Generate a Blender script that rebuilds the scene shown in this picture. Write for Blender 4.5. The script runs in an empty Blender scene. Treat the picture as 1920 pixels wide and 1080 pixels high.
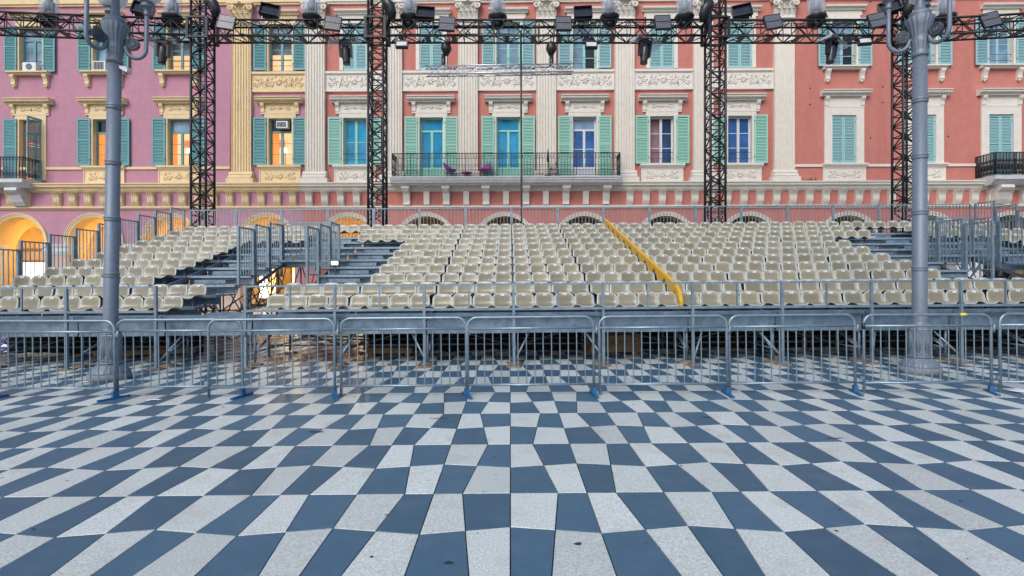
import bpy, bmesh, math, random
from mathutils import Vector, Matrix
R = math.radians
PI = math.pi
random.seed(11)
S = bpy.context.scene
COL = S.collection

# ------------------------------------------------------------------ camera
cam_d = bpy.data.cameras.new('camera'); cam = bpy.data.objects.new('camera', cam_d); COL.objects.link(cam)
cam_d.lens = 18.0; cam_d.sensor_width = 36.0
cam_d.shift_x = 3/1920; cam_d.shift_y = -20/1920
cam_d.clip_start = 0.05; cam_d.clip_end = 2000
cam.location = (0, 0, 1.66); cam.rotation_euler = (R(90), 0, 0)
S.camera = cam
# ------------------------------------------------------------------ sky, sun, exposure
W = bpy.data.worlds.new('World'); S.world = W; W.use_nodes = True
nt = W.node_tree; nt.nodes.clear()
wo = nt.nodes.new('ShaderNodeOutputWorld'); bg = nt.nodes.new('ShaderNodeBackground'); sky = nt.nodes.new('ShaderNodeTexSky')
sky.sky_type = 'NISHITA'; sky.sun_disc = False
SUN_EL, SUN_AZ = 42, 205          # azimuth clockwise from +Y (the view direction)
sky.sun_elevation = R(SUN_EL); sky.sun_rotation = R(SUN_AZ)
sky.air_density = 1.0; sky.dust_density = 2.0; sky.ozone_density = 1.6
nt.links.new(sky.outputs[0], bg.inputs[0]); bg.inputs[1].default_value = 0.15
nt.links.new(bg.outputs[0], wo.inputs[0])
sd = bpy.data.lights.new('sun', 'SUN'); sun = bpy.data.objects.new('sun', sd); COL.objects.link(sun)
sd.energy = 1.45; sd.angle = R(28); sd.color = (1.0, 0.955, 0.91)
dv = Vector((math.sin(R(SUN_AZ))*math.cos(R(SUN_EL)), math.cos(R(SUN_AZ))*math.cos(R(SUN_EL)), math.sin(R(SUN_EL))))
sun.rotation_euler = (-dv).to_track_quat('-Z', 'Y').to_euler()
sun.location = dv*60
S.view_settings.view_transform = 'Standard'; S.view_settings.look = 'None'
S.view_settings.exposure = 0.32; S.view_settings.gamma = 1.0; S.view_settings.use_curve_mapping = False

# ------------------------------------------------------------------ materials
M = {}
def mat(name, col, rough=0.6, metal=0.0, var=0.12, scale=6.0, bump=0.0, bscale=60.0, dirt=None, dscale=1.2, dlo=0.55, dhi=0.75, spec=0.5, coat=0.0, streak=0.0, island=0.0):
    m = bpy.data.materials.new(name); m.use_nodes = True; M[name] = m
    n = m.node_tree.nodes; l = m.node_tree.links; b = n['Principled BSDF']
    geo = n.new('ShaderNodeNewGeometry')
    no = n.new('ShaderNodeTexNoise'); no.inputs['Scale'].default_value = scale; no.inputs['Detail'].default_value = 6; no.inputs['Roughness'].default_value = 0.65
    l.new(geo.outputs['Position'], no.inputs['Vector'])
    mr = n.new('ShaderNodeMapRange'); mr.inputs['From Min'].default_value = 0.3; mr.inputs['From Max'].default_value = 0.7
    mr.inputs['To Min'].default_value = 1-var; mr.inputs['To Max'].default_value = 1+var
    l.new(no.outputs['Fac'], mr.inputs['Value'])
    val = mr.outputs[0]
    if island:
        oi = n.new('ShaderNodeObjectInfo'); ad = n.new('ShaderNodeMath'); ad.operation = 'ADD'
        l.new(oi.outputs['Random'], ad.inputs[0]); l.new(geo.outputs['Random Per Island'], ad.inputs[1])
        fr = n.new('ShaderNodeMath'); fr.operation = 'FRACT'; l.new(ad.outputs[0], fr.inputs[0])
        m2 = n.new('ShaderNodeMapRange'); m2.inputs['To Min'].default_value = 1-island; m2.inputs['To Max'].default_value = 1+island
        l.new(fr.outputs[0], m2.inputs['Value'])
        mu = n.new('ShaderNodeMath'); mu.operation = 'MULTIPLY'; l.new(val, mu.inputs[0]); l.new(m2.outputs[0], mu.inputs[1]); val = mu.outputs[0]
    vm = n.new('ShaderNodeVectorMath'); vm.operation = 'SCALE'; vm.inputs[0].default_value = col
    l.new(val, vm.inputs['Scale'])
    out = vm.outputs[0]
    if dirt:
        n2 = n.new('ShaderNodeTexNoise'); n2.inputs['Scale'].default_value = dscale; n2.inputs['Detail'].default_value = 8; n2.inputs['Roughness'].default_value = 0.7
        if streak:
            mp = n.new('ShaderNodeMapping'); mp.inputs['Scale'].default_value = (1, 1, streak); l.new(geo.outputs['Position'], mp.inputs[0]); l.new(mp.outputs[0], n2.inputs['Vector'])
        else: l.new(geo.outputs['Position'], n2.inputs['Vector'])
        r2 = n.new('ShaderNodeMapRange'); r2.inputs['From Min'].default_value = dlo; r2.inputs['From Max'].default_value = dhi
        l.new(n2.outputs['Fac'], r2.inputs['Value'])
        mx = n.new('ShaderNodeMix'); mx.data_type = 'RGBA'; mx.inputs['B'].default_value = (*dirt, 1)
        l.new(r2.outputs[0], mx.inputs['Factor']); l.new(out, mx.inputs['A']); out = mx.outputs['Result']
    l.new(out, b.inputs['Base Color'])
    b.inputs['Roughness'].default_value = rough; b.inputs['Metallic'].default_value = metal
    b.inputs['Specular IOR Level'].default_value = spec; b.inputs['Coat Weight'].default_value = coat
    if bump:
        nb = n.new('ShaderNodeTexNoise'); nb.inputs['Scale'].default_value = bscale; nb.inputs['Detail'].default_value = 4
        l.new(geo.outputs['Position'], nb.inputs['Vector'])
        bu = n.new('ShaderNodeBump'); bu.inputs['Strength'].default_value = bump; bu.inputs['Distance'].default_value = 0.01
        l.new(nb.outputs['Fac'], bu.inputs['Height']); l.new(bu.outputs[0], b.inputs['Normal'])
    return m
def emit(name, col, strength, var=0.25, scale=1.5, col2=None):
    m = bpy.data.materials.new(name); m.use_nodes = True; M[name] = m
    n = m.node_tree.nodes; l = m.node_tree.links; b = n['Principled BSDF']
    geo = n.new('ShaderNodeNewGeometry'); no = n.new('ShaderNodeTexNoise'); no.inputs['Scale'].default_value = scale; no.inputs['Detail'].default_value = 3
    l.new(geo.outputs['Position'], no.inputs['Vector'])
    mr = n.new('ShaderNodeMapRange'); mr.inputs['From Min'].default_value = 0.38; mr.inputs['From Max'].default_value = 0.62
    l.new(no.outputs['Fac'], mr.inputs['Value'])
    mx = n.new('ShaderNodeMix'); mx.data_type = 'RGBA'; mx.inputs['A'].default_value = (*col, 1); mx.inputs['B'].default_value = (*(col2 or col), 1)
    l.new(mr.outputs[0], mx.inputs['Factor'])
    b.inputs['Base Color'].default_value = (0.3, 0.25, 0.2, 1)
    l.new(mx.outputs['Result'], b.inputs['Emission Color']); b.inputs['Emission Strength'].default_value = strength
    return m
def glassy(name, col, alpha, rough=0.05):
    m = bpy.data.materials.new(name); m.use_nodes = True; M[name] = m
    n = m.node_tree.nodes; l = m.node_tree.links; n.clear()
    o = n.new('ShaderNodeOutputMaterial'); t = n.new('ShaderNodeBsdfTransparent'); g = n.new('ShaderNodeBsdfPrincipled'); mx = n.new('ShaderNodeMixShader')
    t.inputs[0].default_value = (0.93, 0.95, 0.97, 1)
    g.inputs['Base Color'].default_value = (*col, 1); g.inputs['Roughness'].default_value = rough
    geo = n.new('ShaderNodeNewGeometry'); no = n.new('ShaderNodeTexNoise'); no.inputs['Scale'].default_value = 2
    l.new(geo.outputs['Position'], no.inputs['Vector'])
    mr = n.new('ShaderNodeMapRange'); mr.inputs['To Min'].default_value = alpha*0.92; mr.inputs['To Max'].default_value = alpha*1.08
    l.new(no.outputs['Fac'], mr.inputs['Value']); l.new(mr.outputs[0], mx.inputs[0])
    l.new(t.outputs[0], mx.inputs[1]); l.new(g.outputs[0], mx.inputs[2]); l.new(mx.outputs[0], o.inputs[0])
    return m

mat('tile_pale', (0.53, 0.575, 0.555), 0.36, var=0.34, scale=70, bump=0.25, bscale=70, island=0.12, dirt=(0.40, 0.37, 0.29), dscale=2.6, dlo=0.52, dhi=0.85)
mat('tile_slate', (0.053, 0.114, 0.176), 0.40, var=0.09, scale=9, bump=0.12, bscale=120, island=0.14, dirt=(0.11, 0.165, 0.215), dscale=3.0, dlo=0.50, dhi=0.9, spec=0.35)
mat('grout', (0.03, 0.04, 0.05), 0.9)
mat('gum', (0.025, 0.03, 0.035), 0.8)
mat('galva', (0.20, 0.27, 0.33), 0.42, metal=0.5, var=0.25, scale=9, dirt=(0.29, 0.35, 0.41), dscale=4.0, dlo=0.5, dhi=0.8)
mat('galva_sheet', (0.15, 0.215, 0.285), 0.45, metal=0.45, var=0.3, scale=5, dirt=(0.30, 0.37, 0.44), dscale=3.6, dlo=0.5, dhi=0.78)
mat('galva_edge', (0.26, 0.34, 0.41), 0.4, metal=0.4, var=0.2, scale=9)
mat('galva_dark', (0.10, 0.12, 0.14), 0.6, metal=0.3, var=0.3)
mat('barrier_steel', (0.235, 0.315, 0.37), 0.38, metal=0.6, var=0.2, scale=14, dirt=(0.16, 0.18, 0.19), dscale=9, dlo=0.6, dhi=0.85)
mat('blue_paint', (0.015, 0.105, 0.26), 0.5, var=0.25, scale=30)
mat('seat_sticker', (0.8, 0.82, 0.84), 0.6, var=0.04)
mat('ink', (0.03, 0.03, 0.04), 0.7)
mat('yellow_sheet', (0.66, 0.36, 0.012), 0.45, var=0.10, scale=5, dirt=(0.40, 0.22, 0.02), dscale=5, dlo=0.6, dhi=0.9)
mat('timber', (0.22, 0.13, 0.07), 0.85, var=0.3, scale=20)
mat('lamp_paint', (0.155, 0.19, 0.24), 0.42, metal=0.15, var=0.12, scale=25, bump=0.25, bscale=220, dirt=(0.10, 0.10, 0.11), dscale=3, dlo=0.6, dhi=0.9)
mat('lamp_stone', (0.20, 0.22, 0.25), 0.8, var=0.2, scale=20)
mat('globe_glass', (0.85, 0.87, 0.9), 0.15, var=0.02)
mat('black_metal', (0.014, 0.016, 0.021), 0.42, metal=0.3, var=0.3, scale=20)
mat('black_plastic', (0.018, 0.020, 0.026), 0.35, var=0.2)
mat('fixture_grey', (0.09, 0.13, 0.18), 0.4, var=0.2)
mat('aluminium', (0.50, 0.53, 0.57), 0.32, metal=0.75, var=0.1)
mat('screen_dark', (0.012, 0.016, 0.028), 0.12, var=0.3)
mat('lens_white', (0.55, 0.58, 0.62), 0.2, var=0.1)
mat('wall_purple', (0.45, 0.225, 0.298), 0.85, var=0.07, scale=3.5, bump=0.35, bscale=40, dirt=(0.39, 0.185, 0.26), dscale=1.1, dlo=0.48, dhi=0.78, streak=0.18)
mat('wall_salmon', (0.51, 0.187, 0.152), 0.85, var=0.08, scale=3.0, bump=0.35, bscale=40, dirt=(0.41, 0.14, 0.12), dscale=1.1, dlo=0.44, dhi=0.78, streak=0.18)
mat('trim_cream', (0.72, 0.57, 0.345), 0.8, var=0.08, scale=5, bump=0.2, bscale=50, dirt=(0.52, 0.37, 0.18), dscale=2.4, streak=0.3, dlo=0.58, dhi=0.85)
mat('trim_white', (0.70, 0.66, 0.59), 0.8, var=0.07, scale=5, bump=0.2, bscale=50, dirt=(0.48, 0.43, 0.36), dscale=2.4, streak=0.3, dlo=0.58, dhi=0.85)
mat('marble', (0.56, 0.56, 0.57), 0.7, var=0.12, scale=4, dirt=(0.20, 0.19, 0.19), dscale=3.2, dlo=0.58, dhi=0.8)
mat('shutter_teal', (0.125, 0.335, 0.36), 0.55, var=0.08, scale=12)
mat('shutter_mint', (0.30, 0.58, 0.48), 0.55, var=0.08, scale=12)
mat('shutter_pale', (0.29, 0.51, 0.54), 0.55, var=0.08, scale=12)
mat('frame_teal', (0.10, 0.27, 0.29), 0.5, var=0.06)
mat('frame_mint', (0.24, 0.56, 0.47), 0.5, var=0.06)
mat('frame_white', (0.58, 0.62, 0.68), 0.5, var=0.04)
mat('pane_blue', (0.018, 0.25, 0.45), 0.12, var=0.35, scale=1.3, spec=0.35)
mat('pane_navy', (0.03, 0.10, 0.28), 0.12, var=0.4, scale=1.3, spec=0.35)
mat('pane_sky', (0.17, 0.27, 0.38), 0.12, var=0.45, scale=1.1, spec=0.35)
mat('pane_dark', (0.012, 0.016, 0.022), 0.12, var=0.3, spec=0.4)
mat('curtain_pink', (0.60, 0.28, 0.30), 0.9, var=0.15, scale=3)
mat('curtain_white', (0.5, 0.55, 0.62), 0.9, var=0.15, scale=4)
glassy('pane_clear', (0.10, 0.15, 0.2), 0.12)
glassy('dome_clear', (0.72, 0.78, 0.85), 0.30, 0.12)
mat('interior', (0.05, 0.045, 0.04), 0.95)
mat('arcade_plaster', (0.66, 0.46, 0.20), 0.9, var=0.12, scale=1.5, bump=0.2, bscale=30)
mat('arcade_stone', (0.50, 0.37, 0.30), 0.85, var=0.15, scale=2)
mat('paving_plain', (0.18, 0.17, 0.16), 0.7, var=0.2)
mat('iron', (0.018, 0.024, 0.028), 0.5, metal=0.3, var=0.25)
mat('iron_blue', (0.035, 0.05, 0.075), 0.5, metal=0.3, var=0.25)
mat('purple_plastic', (0.36, 0.045, 0.33), 0.4, var=0.1)
mat('white_plastic', (0.70, 0.71, 0.72), 0.5, var=0.05)
mat('yellow_tape', (0.75, 0.62, 0.08), 0.6, var=0.3, scale=60)
mat('leaf', (0.05, 0.06, 0.03), 0.8, var=0.4)
mat('wicker', (0.20, 0.12, 0.08), 0.9, var=0.4, scale=30)
mat('paper', (0.75, 0.77, 0.8), 0.9, var=0.06)
mat('roof_tile', (0.36, 0.16, 0.09), 0.85, var=0.25, scale=8)
mat('shade_sheet_black', (0.012, 0.011, 0.012), 0.95, var=0.3)  # for the sheets added as shade under the stand
mat('rag', (0.14, 0.10, 0.09), 0.95, var=0.4, scale=8)
emit('lit_orange', (1.0, 0.24, 0.015), 1.35, col2=(1.0, 0.33, 0.04), scale=0.8)
emit('lit_amber', (0.85, 0.15, 0.008), 1.1, col2=(0.95, 0.22, 0.02), scale=1.0)
emit('lit_peach', (1.0, 0.46, 0.17), 1.3, col2=(1.0, 0.60, 0.28), scale=0.5)
emit('lit_yellow', (1.0, 0.50, 0.10), 2.2, col2=(1.0, 0.78, 0.40), scale=1.2)
emit('lit_white', (1.0, 0.88, 0.66), 4.0, col2=(1.0, 0.98, 0.9), scale=2.0)
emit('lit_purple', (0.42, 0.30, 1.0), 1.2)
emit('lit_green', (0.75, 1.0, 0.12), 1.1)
emit('lamp_bulb', (1.0, 0.55, 0.2), 12.0)
emit('flood_white', (1.0, 0.90, 0.75), 2.5)
# seat plastic: pale translucent shell with a paler thick rim
def seat_mat():
    m = mat('seat_shell', (0.208, 0.188, 0.128), 0.28, var=0.08, scale=7, island=0.15)
    n = m.node_tree.nodes; l = m.node_tree.links; b = n['Principled BSDF']
    src = b.inputs['Base Color'].links[0].from_socket
    at = n.new('ShaderNodeAttribute'); at.attribute_name = 'rim'
    mx = n.new('ShaderNodeMix'); mx.data_type = 'RGBA'; mx.inputs['B'].default_value = (0.50, 0.53, 0.49, 1)
    l.new(at.outputs['Fac'], mx.inputs['Factor']); l.new(src, mx.inputs['A']); l.new(mx.outputs['Result'], b.inputs['Base Color'])
    return m
seat_mat()
def led_mat():
    m = mat('led_grid', (0.02, 0.02, 0.025), 0.3)
    n = m.node_tree.nodes; l = m.node_tree.links; b = n['Principled BSDF']
    tc = n.new('ShaderNodeTexCoord'); br = n.new('ShaderNodeTexBrick')
    br.inputs['Scale'].default_value = 8; br.offset = 0; br.inputs['Brick Width'].default_value = 0.5; br.inputs['Row Height'].default_value = 0.5
    br.inputs['Mortar Size'].default_value = 0.05; br.inputs['Color1'].default_value = (0.03, 0.033, 0.042, 1); br.inputs['Color2'].default_value = (0.055, 0.06, 0.075, 1); br.inputs['Mortar'].default_value = (0.17, 0.19, 0.23, 1)
    mp = n.new('ShaderNodeMapping'); mp.inputs['Rotation'].default_value = (R(90), 0, 0)
    l.new(tc.outputs['Object'], mp.inputs[0]); l.new(mp.outputs[0], br.inputs['Vector']); l.new(br.outputs['Color'], b.inputs['Base Color'])
led_mat()

# ------------------------------------------------------------------ mesh helpers
class MB:
    def __init__(s): s.v = []; s.f = []; s.m = []; s.s = []
    def add(s, vs, fs, mi=0, sm=False):
        o = len(s.v); s.v += [tuple(p) for p in vs]
        for f in fs: s.f.append([o+i for i in f]); s.m.append(mi); s.s.append(sm)
        return s
    def box(s, x0, x1, y0, y1, z0, z1, mi=0):
        return s.add([(x0,y0,z0),(x1,y0,z0),(x1,y1,z0),(x0,y1,z0),(x0,y0,z1),(x1,y0,z1),(x1,y1,z1),(x0,y1,z1)],
              [(0,3,2,1),(4,5,6,7),(0,1,5,4),(1,2,6,5),(2,3,7,6),(3,0,4,7)], mi)
    def bar(s, a, b, w, h, mi=0):          # box section along a segment
        a = Vector(a); b = Vector(b); d = (b-a).normalized()
        up = Vector((0,0,1)) if abs(d.z) < 0.95 else Vector((0,1,0))
        r = d.cross(up).normalized()*w/2; u = r.cross(d).normalized()*h/2
        vs = [a-r-u, a+r-u, a+r+u, a-r+u, b-r-u, b+r-u, b+r+u, b-r+u]
        return s.add(vs, [(0,1,2,3),(7,6,5,4),(0,4,5,1),(1,5,6,2),(2,6,7,3),(3,7,4,0)], mi)
    def tube(s, pts, r, n=8, mi=0, sm=True, caps=True, flat=1.0):
        pts = [Vector(p) for p in pts]; k = len(pts)
        rs = r if isinstance(r, (list, tuple)) else [r]*k
        vs = []; prev = None
        for i in range(k):
            d = (pts[min(i+1,k-1)]-pts[max(i-1,0)])
            d = d.normalized() if d.length > 1e-9 else Vector((0,0,1))
            if prev is None:
                a = Vector((0,0,1)) if abs(d.z) < 0.9 else Vector((0,1,0))
                x = d.cross(a).normalized()
            else:
                x = (prev - d*prev.dot(d)); x = x.normalized() if x.length > 1e-6 else d.orthogonal().normalized()
            prev = x; y = d.cross(x)
            for j in range(n):
                t = 2*PI*(j+0.5)/n
                vs.append(pts[i] + (x*math.cos(t) + y*math.sin(t)*flat)*rs[i])
        fs = []
        for i in range(k-1):
            for j in range(n):
                a = i*n+j; b = i*n+(j+1)%n
                fs.append((a, b, b+n, a+n))
        s.add(vs, fs, mi, sm)
        if caps:
            o = len(s.v)-len(vs)
            s.f.append([o+j for j in range(n)][::-1]); s.m.append(mi); s.s.append(False)
            s.f.append([o+(k-1)*n+j for j in range(n)]); s.m.append(mi); s.s.append(False)
        return s
    def lathe(s, prof, n=20, c=(0,0,0), mi=0, sm=True, rfun=None):
        vs = []; k = len(prof)
        for (r, z) in prof:
            for j in range(n):
                t = 2*PI*j/n; q = r*(rfun(t, z) if rfun else 1)
                vs.append((c[0]+q*math.cos(t), c[1]+q*math.sin(t), c[2]+z))
        fs = [(i*n+j, i*n+(j+1)%n, (i+1)*n+(j+1)%n, (i+1)*n+j) for i in range(k-1) for j in range(n)]
        s.add(vs, fs, mi, sm); o = len(s.v)-len(vs)
        if prof[0][0] > 1e-4: s.f.append([o+j for j in range(n)][::-1]); s.m.append(mi); s.s.append(False)
        if prof[-1][0] > 1e-4: s.f.append([o+(k-1)*n+j for j in range(n)]); s.m.append(mi); s.s.append(False)
        return s
    def extr(s, poly, a, b, axis='x', mi=0):   # polygon (2D) extruded along an axis
        n = len(poly)
        def P(p, t):
            return {'x': (t, p[0], p[1]), 'y': (p[0], t, p[1]), 'z': (p[0], p[1], t)}[axis]
        vs = [P(p, a) for p in poly] + [P(p, b) for p in poly]
        fs = [(i, (i+1)%n, n+(i+1)%n, n+i) for i in range(n)] + [tuple(range(n))[::-1], tuple(range(n, 2*n))]
        return s.add(vs, fs, mi)
    def mesh(s, name, mats):
        me = bpy.data.meshes.new(name); me.from_pydata(s.v, [], s.f)
        for m in (mats if isinstance(mats, (list, tuple)) else [mats]): me.materials.append(M[m] if isinstance(m, str) else m)
        me.polygons.foreach_set('material_index', s.m); me.polygons.foreach_set('use_smooth', s.s)
        bm = bmesh.new(); bm.from_mesh(me); bmesh.ops.recalc_face_normals(bm, faces=bm.faces); bm.to_mesh(me); bm.free()
        me.update(); return me
    def build(s, name, mats, parent=None, loc=(0,0,0), rot=(0,0,0)):
        return place(name, s.mesh(name, mats), parent, loc, rot)
def place(name, me, parent=None, loc=(0,0,0), rot=(0,0,0), scale=None):
    o = bpy.data.objects.new(name, me); COL.objects.link(o); o.parent = parent
    o.location = loc; o.rotation_euler = rot
    if scale: o.scale = scale
    return o
def thing(name, label, cat, loc=(0,0,0), rot=(0,0,0), group=None):
    o = bpy.data.objects.new(name, None); COL.objects.link(o); o.empty_display_size = 0.2
    o.location = loc; o.rotation_euler = rot
    return tag(o, label, cat, group)
def tag(o, label, cat, group=None):
    o['label'] = label; o['category'] = cat
    if group: o['group'] = group
    return o
def copy_tree(o, parent=None):
    c = o.copy(); COL.objects.link(c); c.parent = parent
    for ch in list(o.children): copy_tree(ch, c)
    return c
TILT = 0.00785                     # the square rises to the right by about half a degree
def gz(x): return TILT*x
def on_square(x, y): return (x, y, gz(x))
ORD = ['first','second','third','fourth','fifth','sixth','seventh','eighth','ninth','tenth','eleventh','twelfth']

# ------------------------------------------------------------------ the square and its tiles
gm = MB(); gm.add([(-300,-60,-0.02),(300,-60,-0.02),(300,500,-0.02),(-300,500,-0.02)], [(0,1,2,3)])
ground = gm.build('plaza_ground', 'grout', None, (0,0,0), (0,-TILT,0)); ground['kind'] = 'structure'
TX, TY, TY0 = 0.295, 0.578, 3.362
def tv(i, j):
    return (TX*i + 0.072*math.sin(PI*i/2)*math.sin(PI*j/2), TY0 + TY*j + 0.045*math.cos(PI*i/2)*math.cos(PI*j/2))
def tile_poly(i, j, g=0.0035):
    q = [tv(i,j), tv(i+1,j), tv(i+1,j+1), tv(i,j+1)]
    cx = sum(p[0] for p in q)/4; cy = sum(p[1] for p in q)/4
    out = []
    for p in q:
        out.append((p[0] + g*(1 if p[0] < cx else -1), p[1] + g*1.3*(1 if p[1] < cy else -1)))
    return out
def add_tile(mb, i, j, ox=0, oy=0, dz=0, mi=0):
    q = tile_poly(i, j); e = 0.0015
    cx = sum(p[0] for p in q)/4; cy = sum(p[1] for p in q)/4
    lo = [(x-ox, y-oy, -0.019) for x, y in q]
    mid = [(x-ox, y-oy, dz-0.0025) for x, y in q]
    top = [(x-ox + (e if x < cx else -e), y-oy + (e if y < cy else -e), dz) for x, y in q]
    mb.add(lo+mid+top, [(0,1,5,4),(1,2,6,5),(2,3,7,6),(3,0,4,7),(4,5,9,8),(5,6,10,9),(6,7,11,10),(7,4,8,11),(8,9,10,11)], mi)
tiles = []
for j in range(-9, 44):
    y0 = TY0 + TY*j
    for i in range(-85, 85):
        x0 = TX*(i+0.5)
        if abs(x0) > 0.0 and abs(x0) > max(6.0, (y0+0.6)*1.05+3.5): continue
        tiles.append((i, j))
def vis(i, j):
    x = TX*(i+0.5); y = TY0+TY*(j+0.5)
    return j >= -1 and abs(x) < y*1.0+0.1
near = sorted([t for t in tiles if vis(*t)], key=lambda t: t[1]*TY + abs(t[0])*0.001)[:300]
nset = set(near); tmesh = {}
for (i, j) in near:
    k = (i % 4, j % 4, (i+j) % 2)
    if k not in tmesh:
        mb = MB(); add_tile(mb, i, j, TX*i, TY0+TY*j); tmesh[k] = mb.mesh('paving_tile', 'tile_slate' if k[2] else 'tile_pale')
    place('paving_tile', tmesh[k], ground, (TX*i, TY0+TY*j, random.uniform(-0.0012, 0.0012)))
mb = MB()
for (i, j) in tiles:
    if (i, j) in nset: continue
    add_tile(mb, i, j, 0, 0, random.uniform(-0.001, 0.001), (i+j) % 2)
far = mb.build('far_paving_tiles', ['tile_pale', 'tile_slate'], ground); far['kind'] = 'stuff'
# chewing-gum spots and small stains stuck on the paving
mb = MB()
for _ in range(75):
    y = random.uniform(2.6, 8.5); x = random.uniform(-1, 1)*(y*0.95+0.3)
    r = random.uniform(0.005, 0.012) * (1.6 if random.random() < 0.15 else 1); n = 9; ph = random.random()*6
    vs = [(x, y, 0.0036)] + [(x + r*random.uniform(0.6, 1.15)*math.cos(2*PI*q/n+ph)*1.4, y + r*random.uniform(0.6, 1.15)*math.sin(2*PI*q/n+ph), 0.0022) for q in range(n)]
    mb.add(vs, [(0, 1+q, 1+(q+1) % n) for q in range(n)])
for (x, y, w, d) in ((-0.86, 6.05, 0.13, 0.02), (-2.1, 5.55, 0.10, 0.035), (2.3, 6.0, 0.08, 0.02), (-0.36, 2.98, 0.035, 0.02), (0.42, 3.18, 0.03, 0.02), (3.3, 5.2, 0.12, 0.015)):
    n = 14; vs = [(x, y, 0.0036)] + [(x + w*random.uniform(0.6, 1.1)*math.cos(2*PI*q/n), y + d*random.uniform(0.5, 1.2)*math.sin(2*PI*q/n), 0.0022) for q in range(n)]
    mb.add(vs, [(0, 1+q, 1+(q+1) % n) for q in range(n)])
g = mb.build('trodden_gum_spots', 'gum', ground); g['kind'] = 'stuff'
# ------------------------------------------------------------------ the palace front
BY, BM = 27.0, -0.0175                 # facade 27 m away, turned one degree
BROT = (0, 0, math.atan(BM))
def U(px):                             # metres along the facade from a surveyed bearing
    t = (px-957)/960.0
    return BY*t/(1-BM*t)/math.cos(math.atan(BM))
UDIV = U(571)
left_b = thing('palace_wing', 'purple-pink palace wing with cream trim and teal shutters behind the seating', 'building', (UDIV, BY+BM*UDIV, 0), BROT)
right_b = thing('palace_block', 'salmon red palace with white fluted pilasters and long iron balcony', 'building', (UDIV, BY+BM*UDIV, 0), BROT)
class Side: pass
LB = Side(); LB.root = left_b; LB.wall = 'wall_purple'; LB.trim = 'trim_cream'; LB.shut = 'shutter_teal'; LB.frame = 'frame_teal'
RB = Side(); RB.root = right_b; RB.wall = 'wall_salmon'; RB.trim = 'trim_white'; RB.shut = 'shutter_mint'; RB.frame = 'frame_mint'
def side(u): return LB if u < UDIV else RB
def lu(u): return u-UDIV               # local along-facade coordinate
ULEFT, URIGHT = U(-330), U(2270)
ZC = 6.6                               # top of the cornice over the arcade
WPX = [-217, -79, 59, 197, 337, 526, 666, 809, 953, 1096, 1241, 1387, 1582, 1731, 1876, 2020, 2165]
APX = [-240, -97, 46, 187, 329, 507, 658, 801, 947, 1094, 1245, 1399, 1583, 1731, 1884, 2032, 2180]
PPX = [456, 593, 737, 878, 1024, 1170, 1317, 1468]
WU = [U(p) for p in WPX]; AU = [U(p) for p in APX]; PU = [U(p) for p in PPX]
OPW = 0.62                             # half width of a window opening
Z1, Z1T, Z2, Z2T = 7.60, 10.10, 12.62, 15.10
BALC = (7, 8, 9)                       # french doors on the long balcony
def holes_for(s):
    h = []
    for i, u in enumerate(WU):
        if side(u) is not s: continue
        h.append((lu(u)-OPW, lu(u)+OPW, (6.85 if i in BALC or i in (2, 14) else Z1), Z1T))
        h.append((lu(u)-OPW, lu(u)+OPW, Z2, Z2T))
    return h
def wall(s, u0, u1, z0, z1):
    hs = holes_for(s)
    us = sorted({u0, u1} | {h[0] for h in hs} | {h[1] for h in hs}); zs = sorted({z0, z1} | {h[2] for h in hs} | {h[3] for h in hs})
    mb = MB()
    for a, b in zip(us, us[1:]):
        for c, d in zip(zs, zs[1:]):
            mu, mz = (a+b)/2, (c+d)/2
            if any(h[0] < mu < h[1] and h[2] < mz < h[3] for h in hs): continue
            mb.add([(a,0,c),(b,0,c),(b,0,d),(a,0,d)], [(0,1,2,3)])
    for (a, b, c, d) in hs:
        D = 0.34
        mb.add([(a,0,c),(b,0,c),(b,0,d),(a,0,d),(a,D,c),(b,D,c),(b,D,d),(a,D,d)], [(0,4,5,1),(1,5,6,2),(2,6,7,3),(3,7,4,0)], 1)
    me = bpy.data.meshes.new('upper_wall'); me.from_pydata(mb.v, [], mb.f)
    me.materials.append(M[s.wall]); me.materials.append(M[s.trim]); me.polygons.foreach_set('material_index', mb.m)
    return place('upper_wall', me, s.root)
wall(LB, lu(ULEFT), 0, 6.2, 17.9); wall(RB, 0, lu(URIGHT), 6.2, 17.9)
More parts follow.
